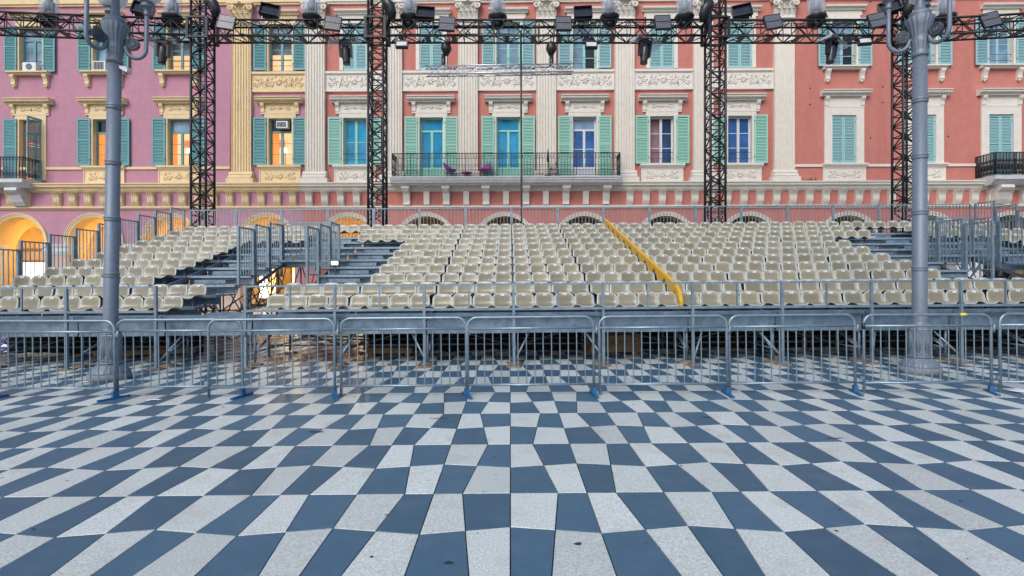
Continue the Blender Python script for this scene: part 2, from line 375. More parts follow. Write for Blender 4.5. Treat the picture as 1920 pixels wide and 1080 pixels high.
for s, a, b in ((LB, lu(ULEFT), 0), (RB, 0, lu(URIGHT))):   # sides, back, floors, roof
    mb = MB(); mb.box(a+0.03, b-0.03, 3.2, 13, 5.4, 17.8); mb.box(a+0.03, b-0.03, 0.36, 3.2, 6.25, 6.8); mb.box(a+0.03, b-0.03, 0.36, 3.2, 11.2, 11.6)
    mb.box(a+0.03, b-0.03, 0.36, 3.2, 16.2, 16.5)
    mb.build('inner_walls', 'interior', s.root)
    mb = MB(); mb.add([(a-0.2,-0.9,18.3),(b+0.2,-0.9,18.3),(b+0.2,7,21.5),(a-0.2,7,21.5),(a-0.2,14,18.3),(b+0.2,14,18.3)], [(0,1,2,3),(3,2,5,4)])
    mb.build('roof', 'roof_tile', s.root)
    mb = MB(); mb.box(a, b, -0.55, 0.3, 17.6, 18.0); mb.box(a, b, -0.85, 0.3, 18.0, 18.25); mb.box(a, b, -0.3, 0.3, 17.35, 17.6)
    mb.build('top_cornice', s.trim, s.root)
    mb = MB(); mb.box(a, b, -0.10, 0.0, 16.12, 16.22); mb.box(a, b, -0.16, 0.0, 16.22, 16.34); mb.box(a, b, -0.13, 0.0, 16.34, 16.7)
    mb.box(a, b, -0.26, 0.0, 16.7, 16.82)
    mb.build('architrave', s.trim, s.root)
    mb = MB()      # main cornice over the arcade, moulded profile
    prof = [(0.05,6.14),(-0.36,6.14),(-0.40,6.20),(-0.47,6.22),(-0.49,6.32),(-0.60,6.38),(-0.64,6.40),(-0.64,6.50),(-0.70,6.52),(-0.70,6.58),(0.05,6.62)]
    mb.extr(prof, a, b, 'x'); mb.build('cornice', s.trim, s.root)
    mb = MB(); mb.extr([(0.0,5.24),(-0.38,5.24),(-0.40,5.29),(-0.46,5.31),(-0.46,5.38),(-0.34,5.41),(0.0,5.41)], a, b, 'x'); mb.build('string_course', s.trim, s.root)

# ---- arcade
SPR, RIN, ROUT = 3.42, 1.44, 1.63
def arch_pts(n=20): return [(math.cos(PI-PI*i/n), math.sin(PI-PI*i/n)) for i in range(n+1)]
for s, a, b in ((LB, lu(ULEFT), 0), (RB, 0, lu(URIGHT))):
    cs = [lu(u) for u in AU if side(u) is s]; mb = MB()
    yf, yb, top = -0.32, 0.35, 6.2
    edges = [a]
    for c in cs: edges += [c-RIN, c+RIN]
    edges.append(b)
    for k in range(0, len(edges), 2):
        e0, e1 = edges[k], edges[k+1]
        mb.add([(e0,yf,0),(e1,yf,0),(e1,yf,top),(e0,yf,top),(e0,yb,0),(e1,yb,0),(e1,yb,top),(e0,yb,top)], [(0,1,2,3),(5,4,7,6),(1,5,6,2),(4,0,3,7)])
    for c in cs:
        ap = arch_pts()
        for (p, q) in zip(ap, ap[1:]):
            x0, z0 = c+RIN*p[0], SPR+RIN*p[1]; x1, z1 = c+RIN*q[0], SPR+RIN*q[1]
            mb.add([(x0,yf,z0),(x1,yf,z1),(x1,yf,top),(x0,yf,top)], [(0,1,2,3)])
            mb.add([(x0,yb,z0),(x1,yb,z1),(x1,yb,top),(x0,yb,top)], [(3,2,1,0)])
            mb.add([(x0,yf,z0),(x1,yf,z1),(x1,yb,z1),(x0,yb,z0)], [(0,3,2,1)], 1)
    mb.build('arcade_wall', [s.wall, 'arcade_plaster'], s.root)
    mr = MB(); ap = arch_pts(24)
    for (ra, rb, d) in ((RIN-0.004, RIN+0.07, 0.045), (RIN+0.07, ROUT-0.04, 0.075), (ROUT-0.04, ROUT, 0.11)):
        for (p, q) in zip(ap, ap[1:]):
            mr.add([(ra*p[0], 0, ra*p[1]), (ra*q[0], 0, ra*q[1]), (rb*q[0], 0, rb*q[1]), (rb*p[0], 0, rb*p[1]),
                    (ra*p[0], -d, ra*p[1]), (ra*q[0], -d, ra*q[1]), (rb*q[0], -d, rb*q[1]), (rb*p[0], -d, rb*p[1])], [(4,5,6,7),(0,1,5,4),(2,3,7,6)])
    am = mr.mesh('archivolt', s.trim)
    for c in cs: place('archivolt', am, s.root, (c, yf, SPR))
    for k in range(2, len(edges)-2, 2):
        e0, e1 = edges[k], edges[k+1]; w = e1-e0
        mb = MB(); mb.box(e0-0.015, e1+0.015, yf-0.03, yb+0.03, 0.0, 2.86); mb.build('pier', 'arcade_stone' if s is LB and k % 4 else 'marble', s.root)
        mb = MB(); mb.box(e0-0.04, e1+0.04, yf-0.06, yb+0.06, 2.87, 3.0); mb.box(e0-0.09, e1+0.09, yf-0.11, yb+0.11, 3.0, 3.12); mb.box(e0-0.05, e1+0.05, yf-0.07, yb+0.07, 3.12, 3.28); mb.box(e0-0.11, e1+0.11, yf-0.13, yb+0.13, 3.28, 3.42)
        mb.build('pier_capital', 'marble', s.root)
        mb = MB(); D0, D1 = yb+0.13, 5.2; cy = (D0+D1)/2; rr = 1.75; ap = arch_pts(14)   # transverse arch inside the arcade
        for (p, q) in zip(ap, ap[1:]):
            y0, z0, y1, z1 = cy+rr*p[0], 3.0+rr*p[1], cy+rr*q[0], 3.0+rr*q[1]
            for x in (e0+0.15, e1-0.15): mb.add([(x,y0,z0),(x,y1,z1),(x,y1,5.3),(x,y0,5.3)], [(0,1,2,3)])
            mb.add([(e0+0.15,y0,z0),(e0+0.15,y1,z1),(e1-0.15,y1,z1),(e1-0.15,y0,z0)], [(0,1,2,3)])
        mb.box(e0+0.15, e1-0.15, D0-0.2, cy-rr, 0, 5.3); mb.box(e0+0.15, e1-0.15, cy+rr, D1, 0, 5.3)
        mb.build('transverse_arch', 'arcade_plaster', s.root)
    mb = MB(); mb.box(a, b, 0.36, 5.6, 5.3, 5.38); mb.box(a, b, 5.2, 5.6, 0, 5.29); mb.build('arcade_vault', 'arcade_plaster', s.root)
    for i, uu in enumerate(AU):             # shop fronts at the back of the arcade
        if side(uu) is not s: continue
        c = lu(uu)
        lit = {0: 'lit_white', 1: 'lit_white', 2: 'lit_yellow', 3: 'lit_yellow', 4: 'lit_orange', 5: 'lit_yellow', 6: 'lit_orange'}.get(i, 'pane_dark')
        mb = MB(); mb.box(c-1.2, c+1.2, 5.08, 5.2, 0.02, 3.5); f = mb.build('shop_front', 'timber' if i % 2 else 'arcade_stone', s.root)
        mb = MB()
        for x0 in (c-1.08, c+0.06): mb.box(x0, x0+1.02, 5.05, 5.078, 0.5, 2.6)
        mb.build('shop_window', lit, f)
        mb = MB(); mb.box(c-1.08, c+1.08, 5.05, 5.078, 2.75, 3.3); mb.build('shop_sign', {5: 'rag'}.get(i, 'arcade_stone'), f)
    if s is LB:  # glowing box added on a pier to brighten the view through the stair opening
        mb = MB(); mb.box(lu(-15.5), lu(-14.4), 4.1, 4.3, 0.2, 2.95); f = mb.build('pier_glow_box', 'timber', s.root)
        for q in range(2): mb = MB(); mb.box(lu(-15.42+0.52*q), lu(-14.96+0.52*q), 4.06, 4.098, 0.4, 2.8); mb.build('glow_pane', 'lit_white' if q == 0 else 'lit_yellow', f)
    # S-shaped corbels under the cornice
    pr = []
    for q in range(13):
        t = q/12; z = 6.13-0.72*t
        pr.append((-0.30*(1-t)**1.2 - 0.05 + 0.055*math.sin(2*PI*t), z))
    poly = [(0.0, 6.13)] + pr + [(0.0, 5.41)]
    mc = MB(); mc.extr(poly, -0.17, 0.17, 'x')
    for q in (-0.11, 0, 0.11):
        for (p0, p1) in zip(pr, pr[1:]): mc.bar((q, p0[0]-0.006, p0[1]), (q, p1[0]-0.006, p1[1]), 0.05, 0.03)
    cm = mc.mesh('corbel', s.trim); n = int((b-a)/0.835); x = b-0.42 if s is LB else 0.42
    for q in range(n):
        ux = x+UDIV
        if not (U(730) < ux < U(1165) and s is RB) and not (s is LB and ux < U(120) and abs(ux-U(88)) < 0.5): place('corbel', cm, s.root, (x, -0.32, 0))
        x += -0.835 if s is LB else 0.835

# ---- pilasters with fluted shafts and leafy capitals
def pilaster_meshes(tr):
    w = 0.52; prof = [(-w, 0.0), (-w, -0.2)]; nf = 7; fw = 2*w/nf
    for k in range(nf):
        x0 = -w+fw*k+0.028; x1 = -w+fw*(k+1)-0.028
        prof.append((x0, -0.2))
        for q in range(1, 5): t = q/5; prof.append((x0+(x1-x0)*t, -0.2+0.065*math.sin(PI*t)))
        prof.append((x1, -0.2))
    prof += [(w, -0.2), (w, 0.0)]
    sh = MB(); n = len(prof); vs = [(p[0], p[1], 7.22) for p in prof]+[(p[0]*0.97, p[1], 15.12) for p in prof]
    sh.add(vs, [(i, i+1, n+i+1, n+i) for i in range(n-1)])
    ba = MB(); ba.box(-0.72, 0.72, -0.40, 0, 6.625, 6.86)
    ba.extr([(0,6.86),(-0.38,6.86),(-0.40,6.93),(-0.37,6.99),(-0.30,7.01),(-0.29,7.05),(-0.32,7.09),(-0.30,7.14),(-0.23,7.16),(-0.215,7.24),(0,7.24)], -0.62, 0.62, 'x')
    ca = MB(); ca.extr([(0,15.10),(-0.24,15.10),(-0.26,15.15),(-0.23,15.20),(-0.22,15.9),(-0.34,16.02),(0,16.02)], -0.52, 0.52, 'x')
    ca.box(-0.68, 0.68, -0.42, 0, 16.02, 16.12)
    for tier, (zb, h, xs, o) in enumerate(((15.2, 0.34, (-0.40,-0.13,0.13,0.40), 0.0), (15.36, 0.42, (-0.28,0,0.28), -0.03))):
        for x in xs:
            pts = [(x, -0.23+o, zb), (x, -0.29+o, zb+h*0.45), (x, -0.36+o, zb+h*0.85), (x, -0.42+o, zb+h), (x, -0.43+o, zb+h*0.9)]
            wd = [0.10, 0.13, 0.12, 0.09, 0.03]
            for (p, q, a, b_) in zip(pts, pts[1:], wd, wd[1:]):
                ca.add([(x-a, p[1]+0.03, p[2]), (x, p[1], p[2]), (x+a, p[1]+0.03, p[2]), (x+b_, q[1]+0.03, q[2]), (x, q[1], q[2]), (x-b_, q[1]+0.03, q[2])], [(0,1,4,5),(1,2,3,4)])
    for sx in (-1, 1):
        sp = []
        for q in range(22):
            t = q/21*2.2*2*PI; r = 0.17*(1-q/21*0.8); sp.append((sx*(0.52 + r*math.cos(t+2.2)), -0.36, 15.86 + r*math.sin(t+2.2)))
        ca.tube(sp, 0.035, 5)
        ca.tube([(sx*0.10, -0.30, 15.55), (sx*0.22, -0.34, 15.85), (sx*0.40, -0.37, 16.0)], 0.04, 5)
    ca.tube([(0,-0.42,15.98),(0,-0.46,16.06),(0,-0.42,16.14)], [0.05,0.11,0.05], 7)
    return sh.mesh('pilaster_shaft', tr), ba.mesh('pilaster_base', tr), ca.mesh('pilaster_capital', tr)
PM = {'trim_cream': pilaster_meshes('trim_cream'), 'trim_white': pilaster_meshes('trim_white')}
for u in PU:
    s = side(u)
    o = place('pilaster', PM[s.trim][0], s.root, (lu(u), 0, 0))
    place('pilaster_base', PM[s.trim][1], o); place('pilaster_capital', PM[s.trim][2], o)

# ---- carved relief panels
def spiral(cx, cz, r, turns, ph, sgn, n=20):
    return [(cx+sgn*(r*(1-0.85*q/n))*math.cos(ph+turns*2*PI*q/n), 0, cz+(r*(1-0.85*q/n))*math.sin(ph+turns*2*PI*q/n)) for q in range(n+1)]
def relief(w, h, style, tr):
    mb = MB(); t = min(0.034, h*0.075)
    def st(pts, r=t): mb.tube(pts, [r*0.75]+[r]*(len(pts)-2)+[r*0.6], 5, flat=0.8)
    for sx in (-1, 1):
        nrep = 2 if style == 'frieze' else 1
        for k in range(nrep):
            cx = sx*w*(0.16 + 0.21*k) if nrep == 2 else sx*w*0.27
            r = h*0.26
            st(spiral(cx, h*0.08*(1 if k % 2 else -1), r, 1.7, PI*0.5, sx))
            st(spiral(cx+sx*h*0.36, -h*0.16, r*0.62, 1.4, -PI*0.5, -sx, 14))
            st(spiral(cx+sx*h*0.30, h*0.24, r*0.40, 1.3, 0.3, sx, 12))
            for q in range(5):
                an = 0.6+q*1.1; mb.tube([(cx+0.9*r*math.cos(an)*sx, 0, 0.9*r*math.sin(an)), (cx+1.35*r*math.cos(an+0.3)*sx, -0.01, 1.35*r*math.sin(an+0.3))], [t*1.2, t*0.4], 5)
        if style != 'frieze':
            st([(sx*w*0.04, 0, h*0.1), (sx*w*0.12, 0, -h*0.12), (sx*w*0.22, 0, -h*0.05), (sx*w*0.36, 0, h*0.22)])
    for q in range(8):
        an = q*PI/4; mb.tube([(0, -0.01, 0), (h*0.2*math.cos(an), -0.02, h*0.2*math.sin(an)), (h*0.27*math.cos(an), 0, h*0.27*math.sin(an))], [t*0.7, t*1.1, t*0.5], 5)
    if style == 'frieze':
        for sx in (-1, 1):
            st([(sx*w*0.26, -0.02, -h*0.28), (sx*w*0.24, -0.03, 0.05*h), (sx*w*0.265, -0.02, h*0.32)], t*1.3)
            for q in range(6): st(spiral(sx*w*(0.06+0.075*q), h*0.36*(-1)**q, h*0.07, 1.0, q, 1, 8), t*0.8)
    return mb.mesh('carved_relief', tr)
REL = {}
def get_rel(w, h, style, tr):
    k = (round(w, 1), round(h, 1), style, tr)
    if k not in REL: REL[k] = relief(w, h, style, tr)
    return REL[k]
def panel(s, uc, w, z0, z1, style, d=0.05, y=0.0):
    mb = MB(); f = 0.05
    mb.box(uc-w/2, uc+w/2, y-d, y, z0, z1)
    mb.box(uc-w/2, uc+w/2, y-d-0.03, y-d, z0, z0+f); mb.box(uc-w/2, uc+w/2, y-d-0.03, y-d, z1-f, z1)
    mb.box(uc-w/2, uc-w/2+f, y-d-0.028, y-d, z0+f, z1-f); mb.box(uc+w/2-f, uc+w/2, y-d-0.028, y-d, z0+f, z1-f)
    p = mb.build('carved_panel', s.trim, s.root)
    place('carved_relief', get_rel(w-0.16, z1-z0-0.12, style, s.trim), p, (uc, y-d-0.004, (z0+z1)/2))
# friezes between the pilasters at the second floor
pe = [lu(u) for u in PU]
for k in range(len(pe)-1):
    a, b = pe[k]+0.525, pe[k+1]-0.525; s = LB if k == 0 else RB
    panel(s, (a+b)/2, b-a-0.01, 11.58, 12.42, 'frieze', 0.08)
    mb = MB(); mb.box(a+0.005, b-0.005, -0.16, 0, 12.42, 12.54); mb.box(a+0.005, b-0.005, -0.12, 0, 11.48, 11.575); mb.build('sill_band', s.trim, s.root)
# string band at first floor sill level of the wings
for s, a, b in ((LB, lu(ULEFT), pe[0]-0.53), (RB, pe[-1]+0.53, lu(URIGHT))):
    mb = MB(); mb.box(a, b, -0.07, 0, 7.42, 7.55); mb.build('sill_band', s.trim, s.root)

# ---- windows, shutters, surrounds
def shutter_mesh(w, h, m, open_top=True):
    fr = MB(); t = 0.045; e = 0.075
    fr.box(0, e, -t, 0, 0, h); fr.box(w-e, w, -t, 0, 0, h); fr.box(e, w-e, -t, 0, 0, 0.11); fr.box(e, w-e, -t, 0, h-0.10, h); fr.box(e, w-e, -t, 0, h*0.53, h*0.53+0.09)
    sl = MB(); z = 0.13
    while z < h-0.14:
        if not (h*0.53-0.035 < z < h*0.53+0.075):
            sl.add([(e-0.004, -0.042, z), (w-e+0.004, -0.042, z), (w-e+0.004, -0.008, z+0.058), (e-0.004, -0.008, z+0.058),
                    (e-0.004, -0.034, z-0.006), (w-e+0.004, -0.034, z-0.006), (w-e+0.004, 0.0, z+0.052), (e-0.004, 0.0, z+0.052)],
                   [(0,1,2,3),(4,7,6,5),(0,4,5,1),(2,6,7,3)])
        z += 0.078
    hg = MB()
    for z in (0.3, h-0.35): hg.box(-0.02, 0.03, -t-0.012, -t, z, z+0.05)
    return fr.mesh('shutter', m), sl.mesh('louvre_slats', m), hg.mesh('hinges', 'iron')
SM = {}
def shutter(s, m, x, y, z, w, h, flip=1, rz=0.0):
    k = (m, round(w, 2), round(h, 2))
    if k not in SM: SM[k] = shutter_mesh(w, h, m)
    o = place('shutter', SM[k][0], s.root, (x, y, z), (0, 0, rz), (flip, 1, 1))
    place('louvre_slats', SM[k][1], o); place('hinges', SM[k][2], o)
    if not (abs(rz) > 0.3): place('slat_shade_backing', backing(w, h, m), o)
    return o
BK = {}
def backing(w, h, m):
    k = (round(w, 2), round(h, 2), m)
    if k not in BK:
        mb = MB(); mb.box(0.03, w-0.03, 0.003, 0.008, 0.03, h-0.03); BK[k] = mb.mesh('slat_shade_backing', 'frame_teal' if m == 'shutter_teal' else 'shutter_teal')  # darker sheet paints the unlit gaps between the slats
    return BK[k]
def window(s, uc, z0, z1, fm, panes, transom=None, rows=2, rail=False, lower_panel=0.0, ajar=False):
    """two-leaf casement: frame part with each pane of glass as sub-part"""
    a, b = uc-OPW+0.002, uc+OPW-0.002; y0, y1 = 0.20, 0.27; mb = MB(); e = 0.075
    mb.box(a, a+e, y0, y1, z0+0.002, z1-0.002); mb.box(b-e, b, y0, y1, z0+0.002, z1-0.002)
    mb.box(a+e, b-e, y0, y1, z1-e, z1-0.002); mb.box(a+e, b-e, y0, y1, z0+0.002, z0+e+0.03)
    zt = z1-e
    cells = []
    if transom:
        mb.box(a+e, b-e, y0-0.01, y1, z1-transom-0.10, z1-transom); cells.append((a+e, b-e, z1-transom, z1-e, 0)); zt = z1-transom-0.10
    mb.box(uc-0.065, uc+0.065, y0-0.012, y1, z0+e+0.03, zt)
    zb = z0+e+0.03
    if lower_panel: mb.box(a+e, uc-0.065, y0+0.015, y1-0.01, zb, zb+lower_panel); mb.box(uc+0.065, b-e, y0+0.015, y1-0.01, zb, zb+lower_panel); zb += lower_panel
    hgt = (zt-zb)/rows
    for r in range(rows):
        if r: mb.box(a+e, uc-0.065, y0+0.02, y1-0.02, zb+hgt*r-0.016, zb+hgt*r+0.016); mb.box(uc+0.065, b-e, y0+0.02, y1-0.02, zb+hgt*r-0.016, zb+hgt*r+0.016)
        zl = zb+hgt*r+(0.016 if r else 0); zh = zb+hgt*(r+1)-(0.016 if r < rows-1 else 0)
        cells.append((a+e, uc-0.065, zl, zh, 1)); cells.append((uc+0.065, b-e, zl, zh, 2))
    o = mb.build('window', fm, s.root)
    for (x0, x1, q0, q1, k) in cells:
        p = MB(); p.box(x0, x1, y0+0.036, y0+0.042, q0, q1); p.build('pane', panes[k] if isinstance(panes, (list, tuple)) else panes, o)
    if rail:
        p = MB(); p.tube([(a, 0.06, z0+0.62), (b, 0.06, z0+0.62)], 0.014, 6); p.tube([(a, 0.06, z0+0.30), (b, 0.06, z0+0.30)], 0.014, 6); p.build('guard_bar', 'iron', o)
    return o
def room(s, uc, z0, z1, ml, mr):
    """lit interior: glowing back wall, folded curtain at one side, a standing lamp and a picture"""
    mb = MB(); mb.box(uc-OPW-1.9, uc+OPW+0.7, 1.5, 1.55, z0-0.1, z1+0.3)
    o = mb.build('lit_room', mr, s.root); rnd = random.Random(int(uc*10))
    cu = MB(); x = uc-OPW-0.45; wd = rnd.uniform(0.3, 0.6)
    k = 0
    while x < uc-OPW-0.2+wd: cu.box(x, x+0.045, 0.5+0.03*(k % 2), 0.54+0.03*(k % 2), z0-0.1, z1+0.1, k % 2); x += 0.046; k += 1
    cu.build('curtain', ['lit_orange', 'lit_amber'], o)
    lp = MB(); lx = uc+rnd.uniform(-0.5, -0.2); lp.tube([(lx, 1.2, z0-0.1), (lx, 1.2, z0+1.0)], 0.02, 6); lp.build('standing_lamp', 'interior', o)
    sh = MB(); sh.lathe([(0.16, 0), (0.09, 0.22)], 12, (lx, 1.2, z0+1.0)); sh.build('lamp_shade', 'lit_white', o)
    pc = MB(); px = uc+rnd.uniform(-1.1, -0.7); pc.box(px, px+0.4, 1.46, 1.498, z0+1.35, z0+1.75); pc.build('picture', 'lit_amber', o)
    ce = MB(); ce.box(uc-OPW-1.8, uc+OPW+0.6, 0.6, 1.5, z1+0.1, z1+0.2); ce.build('ceiling', 'lit_peach', o)
def surround(s, uc, z0, z1, jamb, hood, relief_on=True):
    mb = MB(); a, b = uc-OPW, uc+OPW
    mb.box(a-jamb, a-0.004, -0.06, 0, z0, z1+jamb); mb.box(b+0.004, b+jamb, -0.06, 0, z0, z1+jamb); mb.box(a-0.004, b+0.004, -0.06, 0, z1+0.004, z1+jamb)
    if hood == 'full':
        zz = z1+jamb; hw = OPW+0.40
        mb.box(uc-hw, uc+hw, -0.07, 0, zz+0.002, zz+0.10); mb.box(uc-hw+0.06, uc+hw-0.06, -0.05, 0, zz+0.10, zz+0.56)
        prof = [(0, zz+0.56), (-0.16, zz+0.56), (-0.18, zz+0.62), (-0.30, zz+0.66), (-0.34, zz+0.70), (-0.34, zz+0.77), (-0.40, zz+0.80), (-0.40, zz+0.84), (0, zz+0.88)]
        mb.extr(prof, uc-hw-0.22, uc+hw+0.22, 'x')
        for k in range(22): x = uc-hw-0.08+k*(2*hw+0.16)/21; mb.box(x-0.025, x+0.025, -0.22, -0.16, zz+0.56, zz+0.615)
        for sx in (-1, 1):
            x = uc+sx*(hw-0.10); mb.extr([(0, zz+0.10), (-0.10, zz+0.10), (-0.11, zz+0.30), (-0.20, zz+0.44), (-0.22, zz+0.558), (0, zz+0.558)], x-0.10, x+0.10, 'x')
    elif hood == 'plain':
        zz = z1+jamb; hw = OPW+0.30
        mb.box(uc-hw, uc+hw, -0.05, 0, zz+0.002, zz+0.25)
        mb.extr([(0, zz+0.25), (-0.12, zz+0.25), (-0.14, zz+0.32), (-0.26, zz+0.38), (-0.28, zz+0.47), (0, zz+0.50)], uc-hw-0.12, uc+hw+0.12, 'x')
    o = mb.build('window_surround', s.trim, s.root)
    if hood == 'full' and relief_on:
        place('carved_relief', get_rel(1.5, 0.34, 'swag', s.trim), o, (uc, -0.055, z1+jamb+0.33))
    return o
def sill(s, uc, z, hw=1.12, brackets=True):
    mb = MB(); mb.extr([(0, z-0.16), (-0.20, z-0.16), (-0.22, z-0.10), (-0.32, z-0.07), (-0.32, z-0.005), (0, z-0.005)], uc-hw, uc+hw, 'x')
    o = mb.build('sill', s.trim, s.root)
    if brackets:
        for sx in (-1, 1):
            x = uc+sx*(hw-0.24); b = MB()
            b.extr([(0, z-0.165), (-0.24, z-0.165), (-0.25, z-0.26), (-0.17, z-0.40), (-0.13, z-0.55), (-0.16, z-0.64), (-0.10, z-0.74), (0, z-0.78)], x-0.11, x+0.11, 'x')
            b.tube([(x, -0.10, z-0.74), (x, -0.07, z-0.84)], [0.06, 0.02], 6); b.build('sill_bracket', s.trim, o)
SW1 = 0.68
for i, u in enumerate(WU):
    s = side(u); uc = lu(u); wing_r = i >= 12; shm = 'shutter_pale' if wing_r else s.shut
    door = i in BALC or i in (2, 14); z0 = 6.85 if door else Z1
    # first floor
    surround(s, uc, z0, Z1T, 0.40 if wing_r else 0.22, 'full', not wing_r)
    if wing_r:
        window(s, uc, z0, Z1T, 'frame_white', 'pane_dark')
        for sx in (-1, 1): shutter(s, shm, uc+sx*(OPW-0.002), 0.06, z0+0.01, OPW-0.006, Z1T-z0-0.02, -sx)
    else:
        for sx in (-1, 1):
            if i == 2 and sx == 1: shutter(s, shm, uc+OPW, -0.07, z0+0.02, SW1, Z1T-z0-0.02, 1, R(-100)); continue
            rz = random.uniform(0.015, 0.05)
            shutter(s, shm, uc+sx*(OPW+0.10), -0.075, z0+0.01, SW1, Z1T-z0+0.02, sx, -sx*rz)
        H = Z1T-z0
        if i <= 5:
            window(s, uc, z0, Z1T, 'frame_teal', ['pane_sky' if i == 4 else 'pane_dark', 'pane_clear', 'pane_clear'] if i != 2 else 'pane_clear', 0.62, 3)
            room(s, uc, z0, Z1T, 'lit_orange', 'lit_peach' if i != 2 else 'lit_orange')
        elif i == 6: window(s, uc, z0, Z1T, 'frame_mint', 'pane_blue', None, 2, True)
        elif i in (7, 8): window(s, uc, z0, Z1T, 'frame_mint', 'pane_blue', 0.62, 1, False, 0.55)
        elif i == 9: window(s, uc, z0, Z1T, 'frame_white', ['pane_sky', 'pane_navy', 'pane_navy'], 0.60, 2, False, 0.55)
        elif i == 10:
            window(s, uc, z0, Z1T, 'frame_white', ['pane_sky', 'pane_clear', 'pane_clear'], None, 3, True)
            mb = MB(); mb.box(uc-OPW-0.1, uc-0.01, 0.45, 0.5, z0-0.1, Z1T+0.1, 0)
            for k in range(14): mb.box(uc+0.02+k*0.045, uc+0.06+k*0.045, 0.55+0.02*(k % 2), 0.6+0.02*(k % 2), z0-0.1, Z1T+0.1, 1)
            mb.build('curtain', ['curtain_pink', 'pane_navy'], s.root)
        else: window(s, uc, z0, Z1T, 'frame_white', 'pane_navy', None, 3, True)
    if not door:
        panel(s, uc, 2.2, 6.66, 7.40, 'swag', 0.06)
        mb = MB(); mb.extr([(0, 7.405), (-0.12, 7.405), (-0.16, 7.48), (-0.22, 7.5), (-0.22, 7.585), (0, 7.595)], uc-1.16, uc+1.16, 'x'); mb.build('sill', s.trim, s.root)
    # second floor
    surround(s, uc, Z2, Z2T, 0.20, 'plain')
    closed = i in (6, 7, 10, 11)
    if closed:
        window(s, uc, Z2, Z2T, 'frame_white', 'pane_dark')
        for sx in (-1, 1): shutter(s, 'shutter_teal' if s is LB else 'shutter_pale', uc+sx*(OPW-0.002), 0.05, Z2+0.01, OPW-0.006, Z2T-Z2-0.02, -sx)
    else:
        for sx in (-1, 1):
            rz = random.uniform(0.015, 0.06)
            shutter(s, 'shutter_teal' if s is LB else 'shutter_pale', uc+sx*(OPW+0.10), -0.075, Z2+0.01, SW1-0.02, Z2T-Z2, sx, -sx*rz)
        fm = 'frame_teal' if s is LB else 'frame_mint' if not wing_r else 'shutter_pale'
        if i in (4, 5):
            window(s, uc, Z2, Z2T, fm, ['pane_sky', 'pane_clear', 'pane_clear'], 0.62, 3, True)
            mb = MB(); mb.box(uc-OPW-0.2, uc+OPW+0.2, 0.7, 0.75, Z2-0.1, Z2+1.15); mb.box(uc-OPW-0.2, uc+OPW+0.2, 0.7, 0.75, Z2+1.15, Z2T+0.1, 1); mb.build('lit_room', ['lit_peach', 'curtain_white'], s.root)
        elif i in (9, 12): window(s, uc, Z2, Z2T, fm, ['pane_sky', 'pane_sky', 'pane_dark'], 0.62, 3, True)
        else: window(s, uc, Z2, Z2T, fm, 'pane_sky', 0.62, 3, True)
    if not (5 <= i <= 11): sill(s, uc, Z2)
# small dark putlog holes in the right wing's plaster
mb = MB()
for px, y in ((1519,167),(1519,197),(1655,165),(1655,194),(1681,160),(1632,6),(1778,258),(1632,260)):
    x = lu(U(px)); z = 1.66+(520-y)/35.8; mb.lathe([(0.0, 0), (0.045, 0.0), (0.05, 0.012)], 8, (0,0,0))
    for q in range(len(mb.v)-24, len(mb.v)):
        vx, vy, vz = mb.v[q]; mb.v[q] = (x+vx, -0.004-vz*0.1, z+vy)
mb.build('wall_holes', 'ink', right_b)
# drain pipe beside the cream pilaster
mb = MB(); mb.tube([(lu(U(434)), -0.07, 6.65), (lu(U(434)), -0.07, 16.1)], 0.05, 8); mb.build('drain_pipe', 'wall_purple', left_b)

# ---- balconies
def iron_rail(pts, z0, h, m, parent, style):
    """railing along a polyline (local x,y), with top and bottom rails, bars and scroll work"""
    fr = MB(); bars = MB(); orn = MB()
    for (p, q) in zip(pts, pts[1:]):
        P = Vector((p[0], p[1], z0)); Q = Vector((q[0], q[1], z0)); d = (Q-P); L = d.length; d.normalize()
        up = Vector((0, 0, 1))
        fr.bar(P+up*h, Q+up*h, 0.05, 0.035); fr.bar(P+up*0.06, Q+up*0.06, 0.03, 0.025)
        if style == 'fine':
            for zz in (0.28, 0.50, 0.78): fr.bar(P+up*h*zz, Q+up*h*zz, 0.018, 0.018)
        step = 0.155 if style == 'fine' else 0.16; n = max(1, int(L/step))
        for k in range(n+1):
            c = P+d*(L*k/n); bars.bar(c+up*0.06, c+up*h, 0.02 if k % 6 else 0.035, 0.02 if k % 6 else 0.035)
        for k in range(n):
            c = P+d*(L*(k+0.5)/n)
            if style == 'fine':
                for (zz, r) in ((0.12, 0.055), (0.22, 0.045), (0.40, 0.035)):
                    orn.tube([c+d*r*math.cos(t*PI/4)+up*(h*zz+0.03+r*math.sin(t*PI/4)) for t in range(9)], 0.009, 4, caps=False)
                orn.tube([c+up*h*0.78, c+up*h*0.88, c+up*h*0.97], [0.012, 0.022, 0.004], 4)
            elif style == 'loops':
                orn.tube([c+d*0.06*math.cos(t*PI/5)+up*(h-0.09+0.06*math.sin(t*PI/5)) for t in range(11)], 0.012, 4, caps=False)
                orn.tube([c+d*0.05*math.cos(t*PI/5)+up*(0.25+0.10*math.sin(t*PI/5)) for t in range(11)], 0.012, 4, caps=False)
            else:
                orn.tube([c+up*z for z in (0.08, 0.16, 0.24, 0.36, 0.5, 0.62, 0.74, 0.84, h)], [0.03,0.05,0.03,0.055,0.06,0.03,0.05,0.03,0.03], 6)
    o = fr.build('balcony_railing', m, parent); bars.build('railing_bars', m, o); x = orn.build('railing_scrolls', m, o); x['kind'] = 'stuff'; bars; return o
